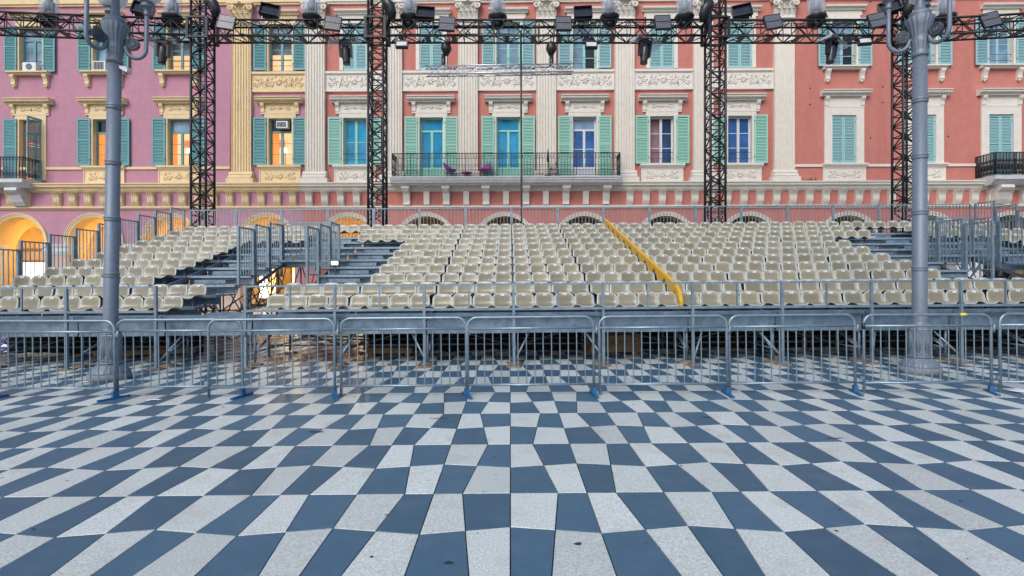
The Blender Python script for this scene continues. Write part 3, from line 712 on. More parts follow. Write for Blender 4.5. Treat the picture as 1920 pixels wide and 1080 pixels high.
# long balcony of the salmon palace
bx0, bx1 = lu(U(745)), lu(U(1155)); BD = -1.15
mb = MB(); prof = [(-0.3, 6.36), (BD+0.22, 6.36), (BD+0.16, 6.42), (BD+0.05, 6.46), (BD, 6.58), (BD-0.03, 6.60), (BD-0.03, 6.68), (BD-0.07, 6.70), (BD-0.07, 6.76), (-0.005, 6.78)]
mb.extr(prof, bx0-0.1, bx1+0.1, 'x'); mb.build('balcony_slab', 'marble', right_b)
iron_rail([(bx0, -0.02), (bx0, BD+0.05), (bx1, BD+0.05), (bx1, -0.02)], 6.78, 1.16, 'iron', right_b, 'fine')
cb = MB(); cb.extr([(-0.30, 6.355), (BD+0.30, 6.355), (BD+0.26, 6.22), (BD+0.34, 6.12), (-0.62, 6.0), (-0.48, 5.6), (-0.50, 5.44), (-0.30, 5.42)], -0.17, 0.17, 'x'); cb.box(-0.21, 0.21, BD+0.24, -0.3, 6.22, 6.352)
cbm = cb.mesh('balcony_bracket', 'trim_white')
for k in range(6): place('balcony_bracket', cbm, right_b, (bx0+0.6+k*(bx1-bx0-1.2)/5, 0, 0))
cs2 = MB(); cs2.extr([(-0.32, 6.13), (-0.52, 6.13), (-0.44, 5.45), (-0.32, 5.42)], -0.15, 0.15, 'x'); cs2m = cs2.mesh('corbel', 'trim_white')
for k in range(5): place('corbel', cs2m, right_b, (bx0+0.6+(k+0.5)*(bx1-bx0-1.2)/5, 0, 0))
# left balcony (marble, big brackets) and right balcony (iron balusters)
lx1 = lu(U(82)); lx0 = lx1-4.3
mb = MB(); prof = [(-0.3, 6.30), (BD+0.25, 6.30), (BD+0.10, 6.42), (BD, 6.52), (BD-0.05, 6.54), (BD-0.05, 6.72), (-0.005, 6.74)]
mb.extr(prof, lx0, lx1, 'x'); mb.build('balcony_slab', 'marble', left_b)
iron_rail([(lx0+0.1, -0.02), (lx0+0.1, BD+0.05), (lx1-0.08, BD+0.05), (lx1-0.08, -0.02)], 6.74, 1.12, 'iron_blue', left_b, 'loops')
bb = MB(); bb.extr([(-0.3, 6.295), (BD+0.1, 6.295), (BD+0.05, 6.15), (BD+0.15, 6.05), (-0.85, 5.95), (-0.7, 5.6), (-0.55, 5.40), (-0.3, 5.38)], -0.32, 0.32, 'x'); bbm = bb.mesh('balcony_bracket', 'marble')
for x in (lx1-0.75, lx0+0.75): place('balcony_bracket', bbm, left_b, (x, 0, 0))
rx0 = lu(U(1826)); rx1 = rx0+4.2
mb = MB(); mb.extr(prof, rx0, rx1, 'x'); mb.build('balcony_slab', 'marble', right_b)
iron_rail([(rx0+0.08, -0.02), (rx0+0.08, BD+0.05), (rx1-0.1, BD+0.05), (rx1-0.1, -0.02)], 6.74, 1.14, 'iron', right_b, 'balusters')
bm2 = bb.mesh('balcony_bracket', 'trim_white')
for x in (rx0+0.75, rx1-0.75): place('balcony_bracket', bm2, right_b, (x, 0, 0))

def on_facade(px, y, z):               # world point in front of the facade
    u = U(px); c, s_ = math.cos(BROT[2]), math.sin(BROT[2])
    return (u*c - y*s_, BY + u*s_ + y*c, z)
# purple balcony chairs and a low table
def lounge(px, y, rz, label):
    t = thing('lounge_chair', label, 'chair', on_facade(px, y, 6.785), (0, 0, rz), 'purple balcony chairs'); t.scale = (0.86, 0.86, 0.9)
    mb = MB(); ns, nr = 18, 6; vs = [(0, 0.05, 0.30)]
    for r in range(1, nr+1):
        q = r/nr
        for k in range(ns):
            a = 2*PI*k/ns; back = max(0, math.sin(a)); vs.append((0.40*q*math.cos(a), 0.36*q*math.sin(a)+0.16*back*q*q, 0.30+0.16*q*q+0.46*back*q**3))
    fs = [(0, 1+k, 1+(k+1) % ns) for k in range(ns)]+[(1+r*ns+k, 1+(r+1)*ns+k, 1+(r+1)*ns+(k+1) % ns, 1+r*ns+(k+1) % ns) for r in range(nr-1) for k in range(ns)]
    mb.add(vs, fs, 0, True); o = mb.build('seat_shell', 'purple_plastic', t)
    m = o.modifiers.new('thickness', 'SOLIDIFY'); m.thickness = 0.025
    for a in (0.7, 2.4, 3.9, 5.5):
        l = MB(); l.tube([(0.12*math.cos(a), 0.12*math.sin(a), 0.31), (0.30*math.cos(a), 0.30*math.sin(a), 0.0)], 0.012, 6); l.build('leg', 'iron', t)
lounge(848, -0.62, R(62), 'purple shell chair tipped sideways on the long balcony, left of the low table')
lounge(909, -0.62, R(-40), 'rounded purple shell chair on the long balcony, right of the low table')
t = thing('side_table', 'low purple side table between the purple balcony chairs', 'table', on_facade(877, -0.6, 6.785))
mb = MB(); mb.lathe([(0.0, 0.24), (0.30, 0.24), (0.31, 0.26), (0.30, 0.28), (0.0, 0.285)], 16); mb.build('table_top', 'purple_plastic', t)
for a in (0.5, 2.6, 4.7):
    l = MB(); l.tube([(0.1*math.cos(a), 0.1*math.sin(a), 0.24), (0.22*math.cos(a), 0.22*math.sin(a), 0)], 0.012, 6); l.build('leg', 'iron', t)
t = thing('folding_chair', 'pale slatted folding chair at the right end of the long balcony', 'chair', on_facade(1036, -0.6, 6.785), (0, 0, R(15)))
mb = MB()
for k in range(4): mb.box(-0.2, 0.2, -0.2+k*0.1, -0.12+k*0.1, 0.44, 0.46)
mb.build('seat', 'white_plastic', t)
mb = MB()
for k in range(3): mb.box(-0.2, 0.2, 0.20, 0.22, 0.6+k*0.1, 0.66+k*0.1)
mb.build('backrest', 'white_plastic', t)
for sx in (-1, 1):
    l = MB(); l.bar((sx*0.21, -0.2, 0), (sx*0.21, 0.22, 0.88), 0.025, 0.025); l.build('leg', 'iron', t)
    l = MB(); l.bar((sx*0.19, 0.22, 0), (sx*0.19, -0.2, 0.46), 0.025, 0.025); l.build('leg', 'iron', t)
t = thing('patio_parasol', 'folded dark parasol standing on the long balcony', 'parasol', on_facade(1026, -0.8, 6.785))
mb = MB(); mb.tube([(0,0,0),(0,0,1.45)], 0.02, 6); mb.build('pole', 'iron', t)
mb = MB(); mb.lathe([(0.02,0.75),(0.07,0.8),(0.06,1.1),(0.02,1.4)], 8); mb.build('canopy', 'iron', t)
mb = MB(); mb.lathe([(0.0,0.0),(0.2,0.0),(0.2,0.06),(0.05,0.1)], 12); mb.build('foot', 'iron', t)
# air conditioners
def aircon(px, y, z, w, h, label, grid):
    t = thing('air_conditioner', label, 'air conditioner', on_facade(px, y, z), BROT)
    mb = MB(); mb.box(-w/2, w/2, -0.14, 0.14, 0, h); mb.build('casing', 'white_plastic', t)
    mb = MB()
    if grid:
        for k in range(7): mb.box(-w/2+0.04+k*(w-0.1)/7, -w/2+0.04+k*(w-0.1)/7+(w-0.1)/7*0.7, -0.147, -0.141, 0.05, h-0.05)
        mb.build('grille', 'pane_dark', t)
    else:
        mb.tube([(0.0, -0.141, h*0.5), (0.0, -0.155, h*0.5)], h*0.36, 16); mb.build('fan', 'fixture_grey', t)
aircon(63, -0.12, Z2+0.005, 0.72, 0.46, 'white box air conditioner with round fan on the leftmost upper sill', False)
aircon(193, -0.12, Z2+0.005, 0.66, 0.50, 'white air conditioner with slotted grille on a sill behind the left street lamp', True)
aircon(530, 0.05, Z1T-0.52, 0.60, 0.36, 'white air conditioner set in the transom over the lit window beside the white pilaster', True)
# hanging lanterns under the arcade, lit at the left
for i, u in enumerate(AU):
    if not 1 <= i <= 9: continue
    px = APX[i]; lit = i <= 6
    t = thing('hanging_lantern', 'iron lantern hanging in the arcade, %s arch from the left' % ORD[i-2] if 2 <= i else 'iron lantern in the arcade bay left of the marble balcony', 'lantern', on_facade(px+4, 2.4, 3.55), BROT, 'arcade lanterns')
    mb = MB(); mb.tube([(0,0,0.5),(0,0,1.75)], 0.02, 6); mb.lathe([(0.02,0.5),(0.22,0.42),(0.24,0.38),(0.0,0.38)], 6)
    mb.lathe([(0.0,0.0),(0.10,0.0),(0.12,0.03),(0.0,0.03)], 6)
    for k in range(6): a = k*PI/3; mb.tube([(0.11*math.cos(a),0.11*math.sin(a),0.03),(0.2*math.cos(a),0.2*math.sin(a),0.38)], 0.012, 4)
    mb.build('lantern_frame', 'iron', t)
    mb = MB(); mb.lathe([(0.0,0.08),(0.06,0.1),(0.07,0.18),(0.03,0.27),(0.0,0.28)], 10); mb.build('bulb', 'lamp_bulb' if lit else 'globe_glass', t)
    if lit:
        ld = bpy.data.lights.new('lantern_light', 'POINT'); ld.energy = 210 if i <= 4 else 180; ld.color = (1.0, 0.66, 0.28); ld.shadow_soft_size = 0.1
        lo = bpy.data.objects.new('lantern_light', ld); COL.objects.link(lo); lo.parent = t; lo.location = (0, 0, -0.12)

t = thing('planter', 'brown wicker planter on the marble balcony at the left edge', 'planter', on_facade(6, -0.95, 7.62), BROT)
mb = MB(); mb.lathe([(0.16,0.0),(0.26,0.05),(0.30,0.22),(0.27,0.34),(0.22,0.32)], 14); mb.build('basket', 'wicker', t)
mb = MB(); rnd = random.Random(3)
for q in range(30):
    a = rnd.uniform(0, 6.28); r = rnd.uniform(0.0, 0.2); mb.tube([(r*math.cos(a), r*math.sin(a), 0.25), (1.4*r*math.cos(a), 1.4*r*math.sin(a), 0.40+rnd.uniform(0, 0.1))], [0.02, 0.004], 4)
o = mb.build('leaves', 'leaf', t); o['kind'] = 'stuff'
t = thing('weed_tuft', 'dry weeds growing on the cornice beside the last white pilaster', 'plant', on_facade(1508, -0.55, 6.60), BROT)
mb = MB()
for q in range(26):
    x = rnd.uniform(-0.35, 0.35); mb.tube([(x, 0, 0), (x+rnd.uniform(-0.1, 0.1), rnd.uniform(-0.06, 0.06), rnd.uniform(0.08, 0.2))], [0.012, 0.004], 4)
o = mb.build('stems', 'leaf', t); o['kind'] = 'stuff'
# ------------------------------------------------------------------ grandstand
GX, GY = 3.39, 9.5
stand = thing('grandstand', 'galvanised steel grandstand with rows of beige shell seats', 'grandstand', on_square(GX, GY), (0, -TILT, 0))
MW, M0, NM, NR = 1.66, -11.55-GX, 17, 11          # module width, first module edge, modules, rows
def mx0(m): return M0+MW*m
YF, DY, D0, DZ = 9.90-GY, 0.78, 0.87, 0.222       # first front edge, row depth, first deck level, rise
def yrow(k): return YF+DY*k
def zdeck(k): return D0+DZ*k
STAIR = (2, 4, 13, 15); HOLE = (3, 14)
def has_seats(m, k):
    if m in STAIR: return k in (0, 1, 8, 9, 10)
    if m in HOLE: return k == 10
    return True
def has_deck(m, k):
    return not (m in HOLE and 1 <= k <= 5)
# decks and risers
mb = MB(); mb.box(0.012, MW-0.012, 0, DY+0.03, -0.03, 0); mb.box(0.012, MW-0.012, -0.012, 0.0, -0.055, 0.004, 1); mb.box(0.012, MW-0.012, 0.0, 0.03, -0.055, -0.03, 1)
deck_me = mb.mesh('deck_panel', ['galva_sheet', 'galva_edge'])
mb = MB(); mb.box(0.02, MW-0.02, 0.13, 0.145, -DZ+0.006, -0.036); riser_me = mb.mesh('riser_panel', 'galva_sheet')
mb = MB(); mb.box(0.45, MW-0.45, 0.40, DY-0.01, 0.085, 0.115); mb.box(0.45, MW-0.45, 0.388, 0.40, 0.03, 0.118); step_me = mb.mesh('stair_tread', 'galva_sheet')
for k in range(NR):
    for m in range(NM):
        if not has_deck(m, k): continue
        L = (mx0(m), yrow(k)+random.uniform(-0.004, 0.004), zdeck(k)+random.uniform(-0.003, 0.003))
        place('deck_panel', deck_me, stand, L); place('riser_panel', riser_me, stand, L)
        if (m in STAIR and 2 <= k <= 7) or (m in HOLE and k in (0, 6, 7, 8, 9)): place('stair_tread', step_me, stand, (L[0], L[1], L[2]))
# front plinth sheets and lower walkway
mb = MB(); mb.box(0.015, MW-0.015, 0, 0.012, 0, 0.29); mb.box(0.015, MW-0.015, -0.02, 0.0, 0.27, 0.295); mb.box(0.015, MW-0.015, -0.02, 0, 0.0, 0.02)
fas_me = mb.mesh('front_sheet', 'galva_sheet')
mb = MB(); mb.box(0.01, MW-0.01, 0.18, 0.38, 0.0, 0.03); mb.box(0.01, MW-0.01, 0.168, 0.18, -0.03, 0.032); walk_me = mb.mesh('walkway_panel', 'galva_sheet')
for m in range(NM):
    place('front_sheet', fas_me, stand, (mx0(m), 0.26, 0.60+random.uniform(-0.006, 0.006)))
    place('walkway_panel', walk_me, stand, (mx0(m), 0.0, 0.955))
# seats
def seat_mesh():
    prof = [(-0.175,-0.055),(-0.190,-0.022),(-0.180,0.006),(-0.13,0.016),(-0.04,0.008),(0.06,0.012),(0.115,0.040),(0.135,0.10),(0.148,0.17),(0.158,0.232),(0.166,0.264),(0.182,0.274)]
    hw = [0.100,0.138,0.170,0.190,0.197,0.200,0.201,0.201,0.199,0.190,0.170,0.140]
    nu = 10; bm = bmesh.new(); rl = bm.verts.layers.float.new('rim'); grid = []
    for vi, ((y, z), w) in enumerate(zip(prof, hw)):
        row = []
        for q in range(nu+1):
            u = -1+2*q/nu; uu = math.copysign(abs(u)**0.85, u); a = abs(u)
            back = max(0, min(1, (vi-4)/4))
            yy = y - back*0.022*a**3; zz = z + (1-back)*0.03*a**3 - (0.03*a**5 if vi >= 9 else 0)
            v = bm.verts.new((w*uu, yy, zz))
            v[rl] = max(max(0, (a-0.62)/0.38)**1.2, (0.9, 0.85, 0.55, 0.3, 0.12, 0, 0, 0, 0, 0.25, 0.7, 0.9)[vi]); row.append(v)
        grid.append(row)
    for a, b in zip(grid, grid[1:]):
        for q in range(nu): bm.faces.new((a[q], a[q+1], b[q+1], b[q])).smooth = True
    bmesh.ops.recalc_face_normals(bm, faces=bm.faces)
    bmesh.ops.solidify(bm, geom=list(bm.faces), thickness=0.007)
    for f in bm.faces: f.smooth = True
    me = bpy.data.meshes.new('seat'); bm.to_mesh(me); bm.free(); me.materials.append(M['seat_shell']); return me
seat_me = seat_mesh()
def sticker_mesh(v):
    mb = MB(); mb.box(-0.036, 0.036, -0.0025, 0.004, -0.018, 0.018, 0)
    rnd = random.Random(v); x = -0.026
    for k in range(3):
        w = rnd.choice((0.006, 0.010, 0.013)); mb.add([(x, -0.0032, -0.009), (x+w, -0.0032, -0.009), (x+w, -0.0032, 0.009), (x, -0.0032, 0.009)], [(0,1,2,3)], 1); x += w+0.007
    return mb.mesh('number_sticker', ['seat_sticker', 'ink'])
stick = [sticker_mesh(v) for v in range(6)]
rest_v = []; spots = []
for k in range(NR):
    for m in range(NM):
        if not has_seats(m, k): continue
        for q in range(4):
            x = mx0(m)+MW/2+(q-1.5)*0.405; y = yrow(k)+0.30
            vis_ = abs(x+GX) < (y+GY)*1.01
            spots.append((k, m, q, x, y, zdeck(k)+0.205, vis_))
ind = [s_ for s_ in spots if s_[6]][:300]; iset = set(s_[:3] for s_ in ind)
smb = MB(); sv = [tuple(v.co) for v in seat_me.vertices]; sf = [tuple(p.vertices) for p in seat_me.polygons]; rimv = [d.value for d in seat_me.attributes['rim'].data]; rims = []
stk = MB(); st_me = stick[0]
for (k, m, q, x, y, z, _) in spots:
    rz = random.uniform(-0.05, 0.05); rx = random.uniform(-0.06, 0.05); x += random.uniform(-0.006, 0.006)
    has_st = random.random() < 0.95; sx = random.uniform(-0.012, 0.012)
    if (k, m, q) in iset:
        o = place('seat', seat_me, stand, (x, y, z), (rx, 0, rz))
        if has_st: place('number_sticker', random.choice(stick), o, (sx, 0.1455, 0.228), (R(-9), 0, random.uniform(-0.05, 0.05)))
    else:
        mt = Matrix.Translation((x, y, z)) @ Matrix.Rotation(rz, 4, 'Z') @ Matrix.Rotation(rx, 4, 'X')
        smb.add([mt @ Vector(p) for p in sv], sf, 0, True); rims += rimv
        if has_st:
            ms = mt @ Matrix.Translation((sx, 0.1455, 0.228)) @ Matrix.Rotation(R(-9), 4, 'X')
            for p in st_me.polygons: stk.add([ms @ st_me.vertices[i].co for i in p.vertices], [tuple(range(len(p.vertices)))], p.material_index)
me = bpy.data.meshes.new('far_seats'); me.from_pydata(smb.v, [], smb.f); me.polygons.foreach_set('use_smooth', smb.s); me.materials.append(M['seat_shell'])
at = me.attributes.new('rim', 'FLOAT', 'POINT'); at.data.foreach_set('value', rims)
o = place('far_seats', me, stand); o['kind'] = 'stuff'
o = stk.build('far_number_stickers', ['seat_sticker', 'ink'], stand); o['kind'] = 'stuff'
# rails that carry the seats, one per row
for k in range(NR):
    mb = MB(); m = 0
    while m < NM:
        if has_seats(m, k):
            e = m
            while e+1 < NM and has_seats(e+1, k): e += 1
            mb.bar((mx0(m)+0.04, yrow(k)+0.34, zdeck(k)+0.185), (mx0(e+1)-0.04, yrow(k)+0.34, zdeck(k)+0.185), 0.06, 0.04)
            for q in range(m, e+1):
                for xx in (0.25, MW-0.25): mb.box(mx0(q)+xx-0.02, mx0(q)+xx+0.02, yrow(k)+0.32, yrow(k)+0.36, zdeck(k)+0.003, zdeck(k)+0.165)
            m = e+1
        else: m += 1
    mb.build('seat_rail', 'galva_dark', stand)
# support frames
def frame_mesh(raker=True):
    mb = MB(); ys = [0.35+1.56*q for q in range(6)]
    tops = [zdeck(int((y-YF)/DY))-0.09 for y in ys]
    for q, (y, z) in enumerate(zip(ys, tops)):
        mb.tube([(0, y, 0.03), (0, y, z)], 0.024, 8); mb.box(-0.07, 0.07, y-0.07, y+0.07, 0.0, 0.012)
        if q < 5:
            mb.tube([(0.03, y, 0.25), (0.03, ys[q+1], tops[q+1]-0.15)], 0.018, 6); mb.tube([(0, y, 0.22), (0, ys[q+1], 0.22)], 0.018, 6)
            if q: mb.tube([(-0.03, y, tops[q]-0.1), (-0.03, ys[q+1], 0.25)], 0.018, 6)
    mb.tube([(0.0, 0.35, 0.22), (0.0, 1.91, 0.85)], 0.02, 6); mb.tube([(-0.03, 0.98, 0.03), (-0.03, 0.98, D0-0.1)], 0.02, 6)
    if raker: mb.bar((0, 0.28, D0-0.12), (0, yrow(10)+0.75, zdeck(10)+0.09), 0.05, 0.10)
    return mb.mesh('support_frame', 'galva')
fr_me = frame_mesh(); fr_open = frame_mesh(False)
pad = MB(); pad.box(-0.13, 0.13, -0.09, 0.09, -0.001, 0.032); pad_me = pad.mesh('timber_pad', 'timber')
for m in range(NM+1):
    o = place('support_frame', fr_open if m in (3, 4, 14, 15) else fr_me, stand, (mx0(m), 0, 0.034))
    for q in range(3): place('timber_pad', pad_me, o, (0, 0.35+1.56*q, -0.033), (0, 0, random.uniform(-0.3, 0.3)))
for m in range(0, NM):
    if m in HOLE: continue
    a, b = mx0(m), mx0(m+1)
    for y in (0.98, 1.91, 2.5, 3.47, 5.03):
        z = zdeck(int((y-YF)/DY))-0.15
        br = MB()
        if (m+int(y)) % 2: br.tube([(a, y+0.03, 0.25), (b, y+0.03, z)], 0.016, 6)
        else: br.tube([(a, y+0.03, z), (b, y+0.03, 0.25)], 0.016, 6)
        br.build('cross_brace', 'galva_dark', stand)
        br = MB(); br.tube([(a, y, 0.30), (b, y, 0.30)], 0.016, 6); br.build('ledger_tube', 'galva_dark', stand)
# front guard rail: posts down to the ground, two rails, short uprights
for m in range(NM+1):
    mb = MB(); x = mx0(m); mb.box(x-0.024, x+0.024, -0.024, 0.024, 0.03, 1.555); mb.box(x-0.07, x+0.07, -0.07, 0.07, 0.022, 0.032)
    mb.tube([(x+0.02, 0.02, 0.12), (x+(0.30 if m % 2 else -0.30), 0.33, 0.62)], 0.02, 6)
    o = mb.build('guard_post', 'galva', stand); place('timber_pad', pad_me, o, (x, 0, -0.008), (0, 0, random.uniform(-0.3, 0.3)))
for m in range(NM):
    if m in HOLE: continue
    a, b = mx0(m)+0.026, mx0(m+1)-0.026
    mb = MB(); mb.bar((a, 0, 1.53), (b, 0, 1.53), 0.036, 0.036); mb.bar((a, 0, 1.075), (b, 0, 1.075), 0.04, 0.045); x = (a+b)/2; mb.box(x-0.015, x+0.015, -0.015, 0.015, 1.10, 1.51)
    mb.build('guard_rail', 'galva', stand)
# barred guard panels
def bar_panel(L, h, n=None, post=0.03):
    n = n or max(3, int(L/0.13)); mb = MB()
    mb.box(-post/2, post/2, -post/2, post/2, -0.25, h); mb.box(L-post/2, L+post/2, -post/2, post/2, -0.25, h)
    mb.bar((post/2, 0, h-0.02), (L-post/2, 0, h-0.02), 0.032, 0.032); mb.bar((post/2, 0, 0.06), (L-post/2, 0, 0.06), 0.028, 0.028)
    b = MB()
    for k in range(1, n): x = L*k/n; b.box(x-0.009, x+0.009, -0.009, 0.009, 0.074, h-0.036)
    return mb.mesh('barred_panel', 'galva'), b.mesh('bars', 'galva')
def put(me2, loc, rz):
    o = place('barred_panel', me2[0], stand, loc, (0, 0, rz)); place('bars', me2[1], o); return o
back_p = bar_panel(MW-0.05, 1.10, 13, 0.045); row_p = bar_panel(DY-0.07, 1.08, 6, 0.055); hole_p = bar_panel(MW-0.06, 0.98, 13, 0.05); sd_p = bar_panel(0.72, 1.25, 6, 0.055)
for m in range(NM): put(back_p, (mx0(m)+0.025, yrow(11)+0.02, zdeck(10)), 0)
for k in range(NR):
    put(row_p, (M0-0.17, yrow(k)+0.035, zdeck(k)+0.02), R(90)); put(row_p, (mx0(NM)+0.12, yrow(k)+0.035, zdeck(k)+0.02), R(90))
for m in HOLE:
    put(hole_p, (mx0(m)+0.03, 14.8-GY, zdeck(6)+0.04), 0)
    for x in (mx0(m), mx0(m+1)):
        put(sd_p, (x, 12.40-GY, 1.70), R(90)); put(sd_p, (x, 13.22-GY, 1.84), R(90)); put(sd_p, (x, 14.02-GY, 1.98), R(90))
    mb = MB(); mb.bar((mx0(m), 14.08-GY, 3.20), (mx0(m+1), 14.08-GY, 3.20), 0.035, 0.035); mb.build('top_rail', 'galva', stand)
    # stringers of the entrance stair below the opening
    for x in (mx0(m)+0.08, mx0(m+1)-0.08):
        mb = MB(); mb.bar((x, 12.5-GY, 1.32), (x, 14.7-GY, 2.08), 0.04, 0.08)
        for q in range(1, 5): mb.tube([(x, 11.6-GY+q*0.65, 1.0+q*0.21), (x, 11.9-GY+q*0.65, 0.55+q*0.21), (x, 12.25-GY+q*0.65, 1.2+q*0.21)], 0.014, 5)
        mb.tube([(x, 12.3-GY, 0.8), (x, 15-GY, 1.5)], 0.018, 6); mb.build('stringer', 'galva_dark', stand)
# work light in the stair opening
t = thing('work_light', 'small bright work light beside the stair opening in the seating', 'light', (-4.72, 13.75, 2.08+gz(-4.72)))
mb = MB(); mb.box(-0.10, 0.11, 0.0, 0.10, -0.07, 0.07); mb.build('housing', 'fixture_grey', t)
for q in range(3): mb = MB(); mb.box(-0.09+q*0.065, -0.04+q*0.065, -0.012, 0.0, -0.05, 0.05); mb.build('lens', 'flood_white', t)
mb = MB(); mb.bar((0, 0.05, -0.07), (0, 0.05, -0.32), 0.03, 0.03); mb.build('stem', 'galva_dark', t)
# yellow sheet-metal cable cover lying down the seating
t = thing('cable_cover', 'yellow sheet metal cover running diagonally down over the seats', 'cable cover', (3.36, 10.0, gz(3.36)), (0, -TILT, 0))
def ytop(y): return 1.45+0.2846*(y-10.2)
mb = MB(); ys = []; n = 10
top = [(0.30, ytop(10.30))]; segs = []
for k in range(n):
    y0 = 10.30+0.78*k; segs.append((y0, y0+0.77))
for k, (a, b) in enumerate(segs):
    p = MB(); q = [(a-10, ytop(a)), (b-10, ytop(b)), (b-10, ytop(b)-0.07), (b-10-0.12, ytop(b)-0.11), (b-10-0.24, ytop(b)-0.27), (a-10+0.14, ytop(a)-0.20), (a-10, ytop(a)-0.07)]
    p.extr(q, -0.035, 0.03, 'x'); p.bar((-0.0, a-10, ytop(a)+0.008), (-0.0, b-10, ytop(b)+0.008), 0.085, 0.012)
    p.bar((-0.038, a-10+0.02, ytop(a)-0.05), (-0.038, a-10+0.05, ytop(a)-0.05), 0.012, 0.05); p.build('cover_section', 'yellow_sheet', t)
p = MB(); p.extr([(0.295, ytop(10.3)), (0.295, ytop(10.3)-0.15), (0.20, ytop(10.3)-0.22), (0.10, 1.08), (0.02, 1.06), (0.02, 1.16), (0.12, 1.36)], -0.035, 0.03, 'x'); p.build('end_piece', 'yellow_sheet', t)
# black sheets added under the deck behind the first frames, in place of shade
for q, (xa, xb, y, l) in enumerate(((-3.2, 1.6, 11.55, 'black sheet added as shade under the seating left of the yellow cover'), (1.7, 6.6, 11.6, 'black sheet added as shade under the seating below the yellow cover'), (6.7, 11.6, 11.55, 'black sheet added as shade under the seating before the right lamp'), (-11.4, -6.9, 11.6, 'low black sheet added as shade under the seating at the left end'))):
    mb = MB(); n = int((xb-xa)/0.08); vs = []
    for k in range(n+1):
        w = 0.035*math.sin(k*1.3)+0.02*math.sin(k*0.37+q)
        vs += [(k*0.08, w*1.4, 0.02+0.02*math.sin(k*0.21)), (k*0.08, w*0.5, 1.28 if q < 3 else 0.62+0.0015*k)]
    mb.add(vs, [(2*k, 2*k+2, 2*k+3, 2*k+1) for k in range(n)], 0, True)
    o = mb.build('shade_sheet', 'shade_sheet_black', None, on_square(xa, y), (0, -TILT, 0)); m_ = o.modifiers.new('t', 'SOLIDIFY'); m_.thickness = 0.006
    tag(o, l, 'cloth', 'added shade sheets')
# bundle of cables and plates lying under the stand
random.seed(5)
for q, (x, y, w, h, l) in enumerate(((-2.6, 11.1, 1.0, 0.18, 'dark timber beam on the paving under the left part of the seating'), (2.2, 11.0, 1.1, 0.42, 'brown plywood crate stored under the middle of the seating'), (-7.9, 11.2, 1.9, 0.16, 'long dark plank under the seats near the left lamp'))):
    t = thing('stored_board', l, 'timber', on_square(x, y), (0, 0, R(8*q)))
    mb = MB(); mb.box(-w/2, w/2, -0.2, 0.2, 0.06, h); mb.build('panel', 'timber', t)
    mb = MB(); mb.box(-w/2+0.05, -w/2+0.15, -0.18, 0.18, 0, 0.06); mb.box(w/2-0.15, w/2-0.05, -0.18, 0.18, 0, 0.06); mb.build('bearer', 'timber', t)

# ------------------------------------------------------------------ crowd barriers
def barrier_meshes(L):
    H = 1.10; r = 0.019; c = 0.13
    pts = [(0, 0, 0.02)]
    for q in range(7): a = PI-q*PI/12; pts.append((c+c*math.cos(a), 0, H-c+c*math.sin(a)))
    for q in range(7): a = PI/2-q*PI/12; pts.append((L-c+c*math.cos(a), 0, H-c+c*math.sin(a)))
    pts.append((L, 0, 0.02))
    fr = MB(); fr.tube(pts, r, 10); fr.tube([(0.0, 0, H-0.155), (L, 0, H-0.155)], 0.018, 10); fr.tube([(0.0, 0, 0.155), (L, 0, 0.155)], 0.016, 10)
    b = MB(); b.tube([(0, 0, 0.155), (0, 0, H-0.155)], 0.0085, 8, caps=False)
    hk = MB(); h2 = MB(); h2.bar((-0.055, 0.0, 0.22), (0, 0, 0.22), 0.02, 0.05); hk.bar((L, 0, H-0.2), (L+0.05, 0, H-0.2), 0.02, 0.05); hk.tube([(L+0.045, 0, H-0.25), (L+0.045, 0, H-0.14)], 0.014, 6)
    ft = MB(); ft.bar((0, -0.21, 0.018), (0, 0.19, 0.018), 0.045, 0.024); ft.box(-0.028, 0.028, -0.035, 0.035, 0.025, 0.11)
    return fr.mesh('frame', 'barrier_steel'), b.mesh('bar', 'barrier_steel'), hk.mesh('hook', 'barrier_steel'), ft.mesh('foot', 'blue_paint'), h2.mesh('hook', 'barrier_steel')
BMs = barrier_meshes(1.76)
def bar_y(x): return 7.16-0.008*x
defs = [(-9.10, 0.0, 'left of the left street lamp'), (-7.30, 0.0, 'at the far left, ending in front of the left street lamp'), (-5.55, 0.03, 'just right of the left street lamp, overlapped by its neighbour'), (-4.20, -0.06, 'in front of the stair opening of the seating'),
        (-2.37, 0, 'left of the middle one'), (-0.59, 0, 'in the middle of the line'), (1.25, 0, 'right of the middle one, below the yellow cover'), (3.06, 0, 'second left of the right street lamp base'), (4.92, 0, 'right in front of the right street lamp base'), (6.80, 0, 'at the far right edge')]
ft_rot = [60, 58, 20, -55, -38, -18, 12, 40, 55, 62]
for q, (x, dy, l) in enumerate(defs):
    L = 1.76
    t = thing('crowd_barrier', 'galvanised steel crowd barrier %s' % l, 'barrier', (x, bar_y(x)+dy, gz(x)), (random.uniform(-0.012, 0.012), -TILT+random.uniform(-0.004, 0.004), math.atan(-0.008)+random.uniform(-0.018, 0.018)), 'crowd barriers in front of the seating')
    place('frame', BMs[0], t); place('hook', BMs[2], t); place('hook', BMs[4], t)
    if q == 8:
        b = MB(); b.tube([(1.33, 0, 1.10), (1.42, 0, 1.10)], 0.0205, 10); o = b.build('tape_label', 'yellow_tape', t); o['label'] = 'worn yellow tape label on the top tube'
        b = MB(); b.tube([(0, 0, 0.90), (0, 0, 0.99)], 0.0215, 10); o = b.build('tape_wrap', 'black_plastic', t); o['label'] = 'black tape wrapped round the left post'
    for k in range(14): place('bar', BMs[1], t, (1.76*(k+1)/15, 0, 0))
    place('foot', BMs[3], t, (1.76, 0, 0), (0, 0, R(-ft_rot[q]*0.45 + random.uniform(-6, 6))))
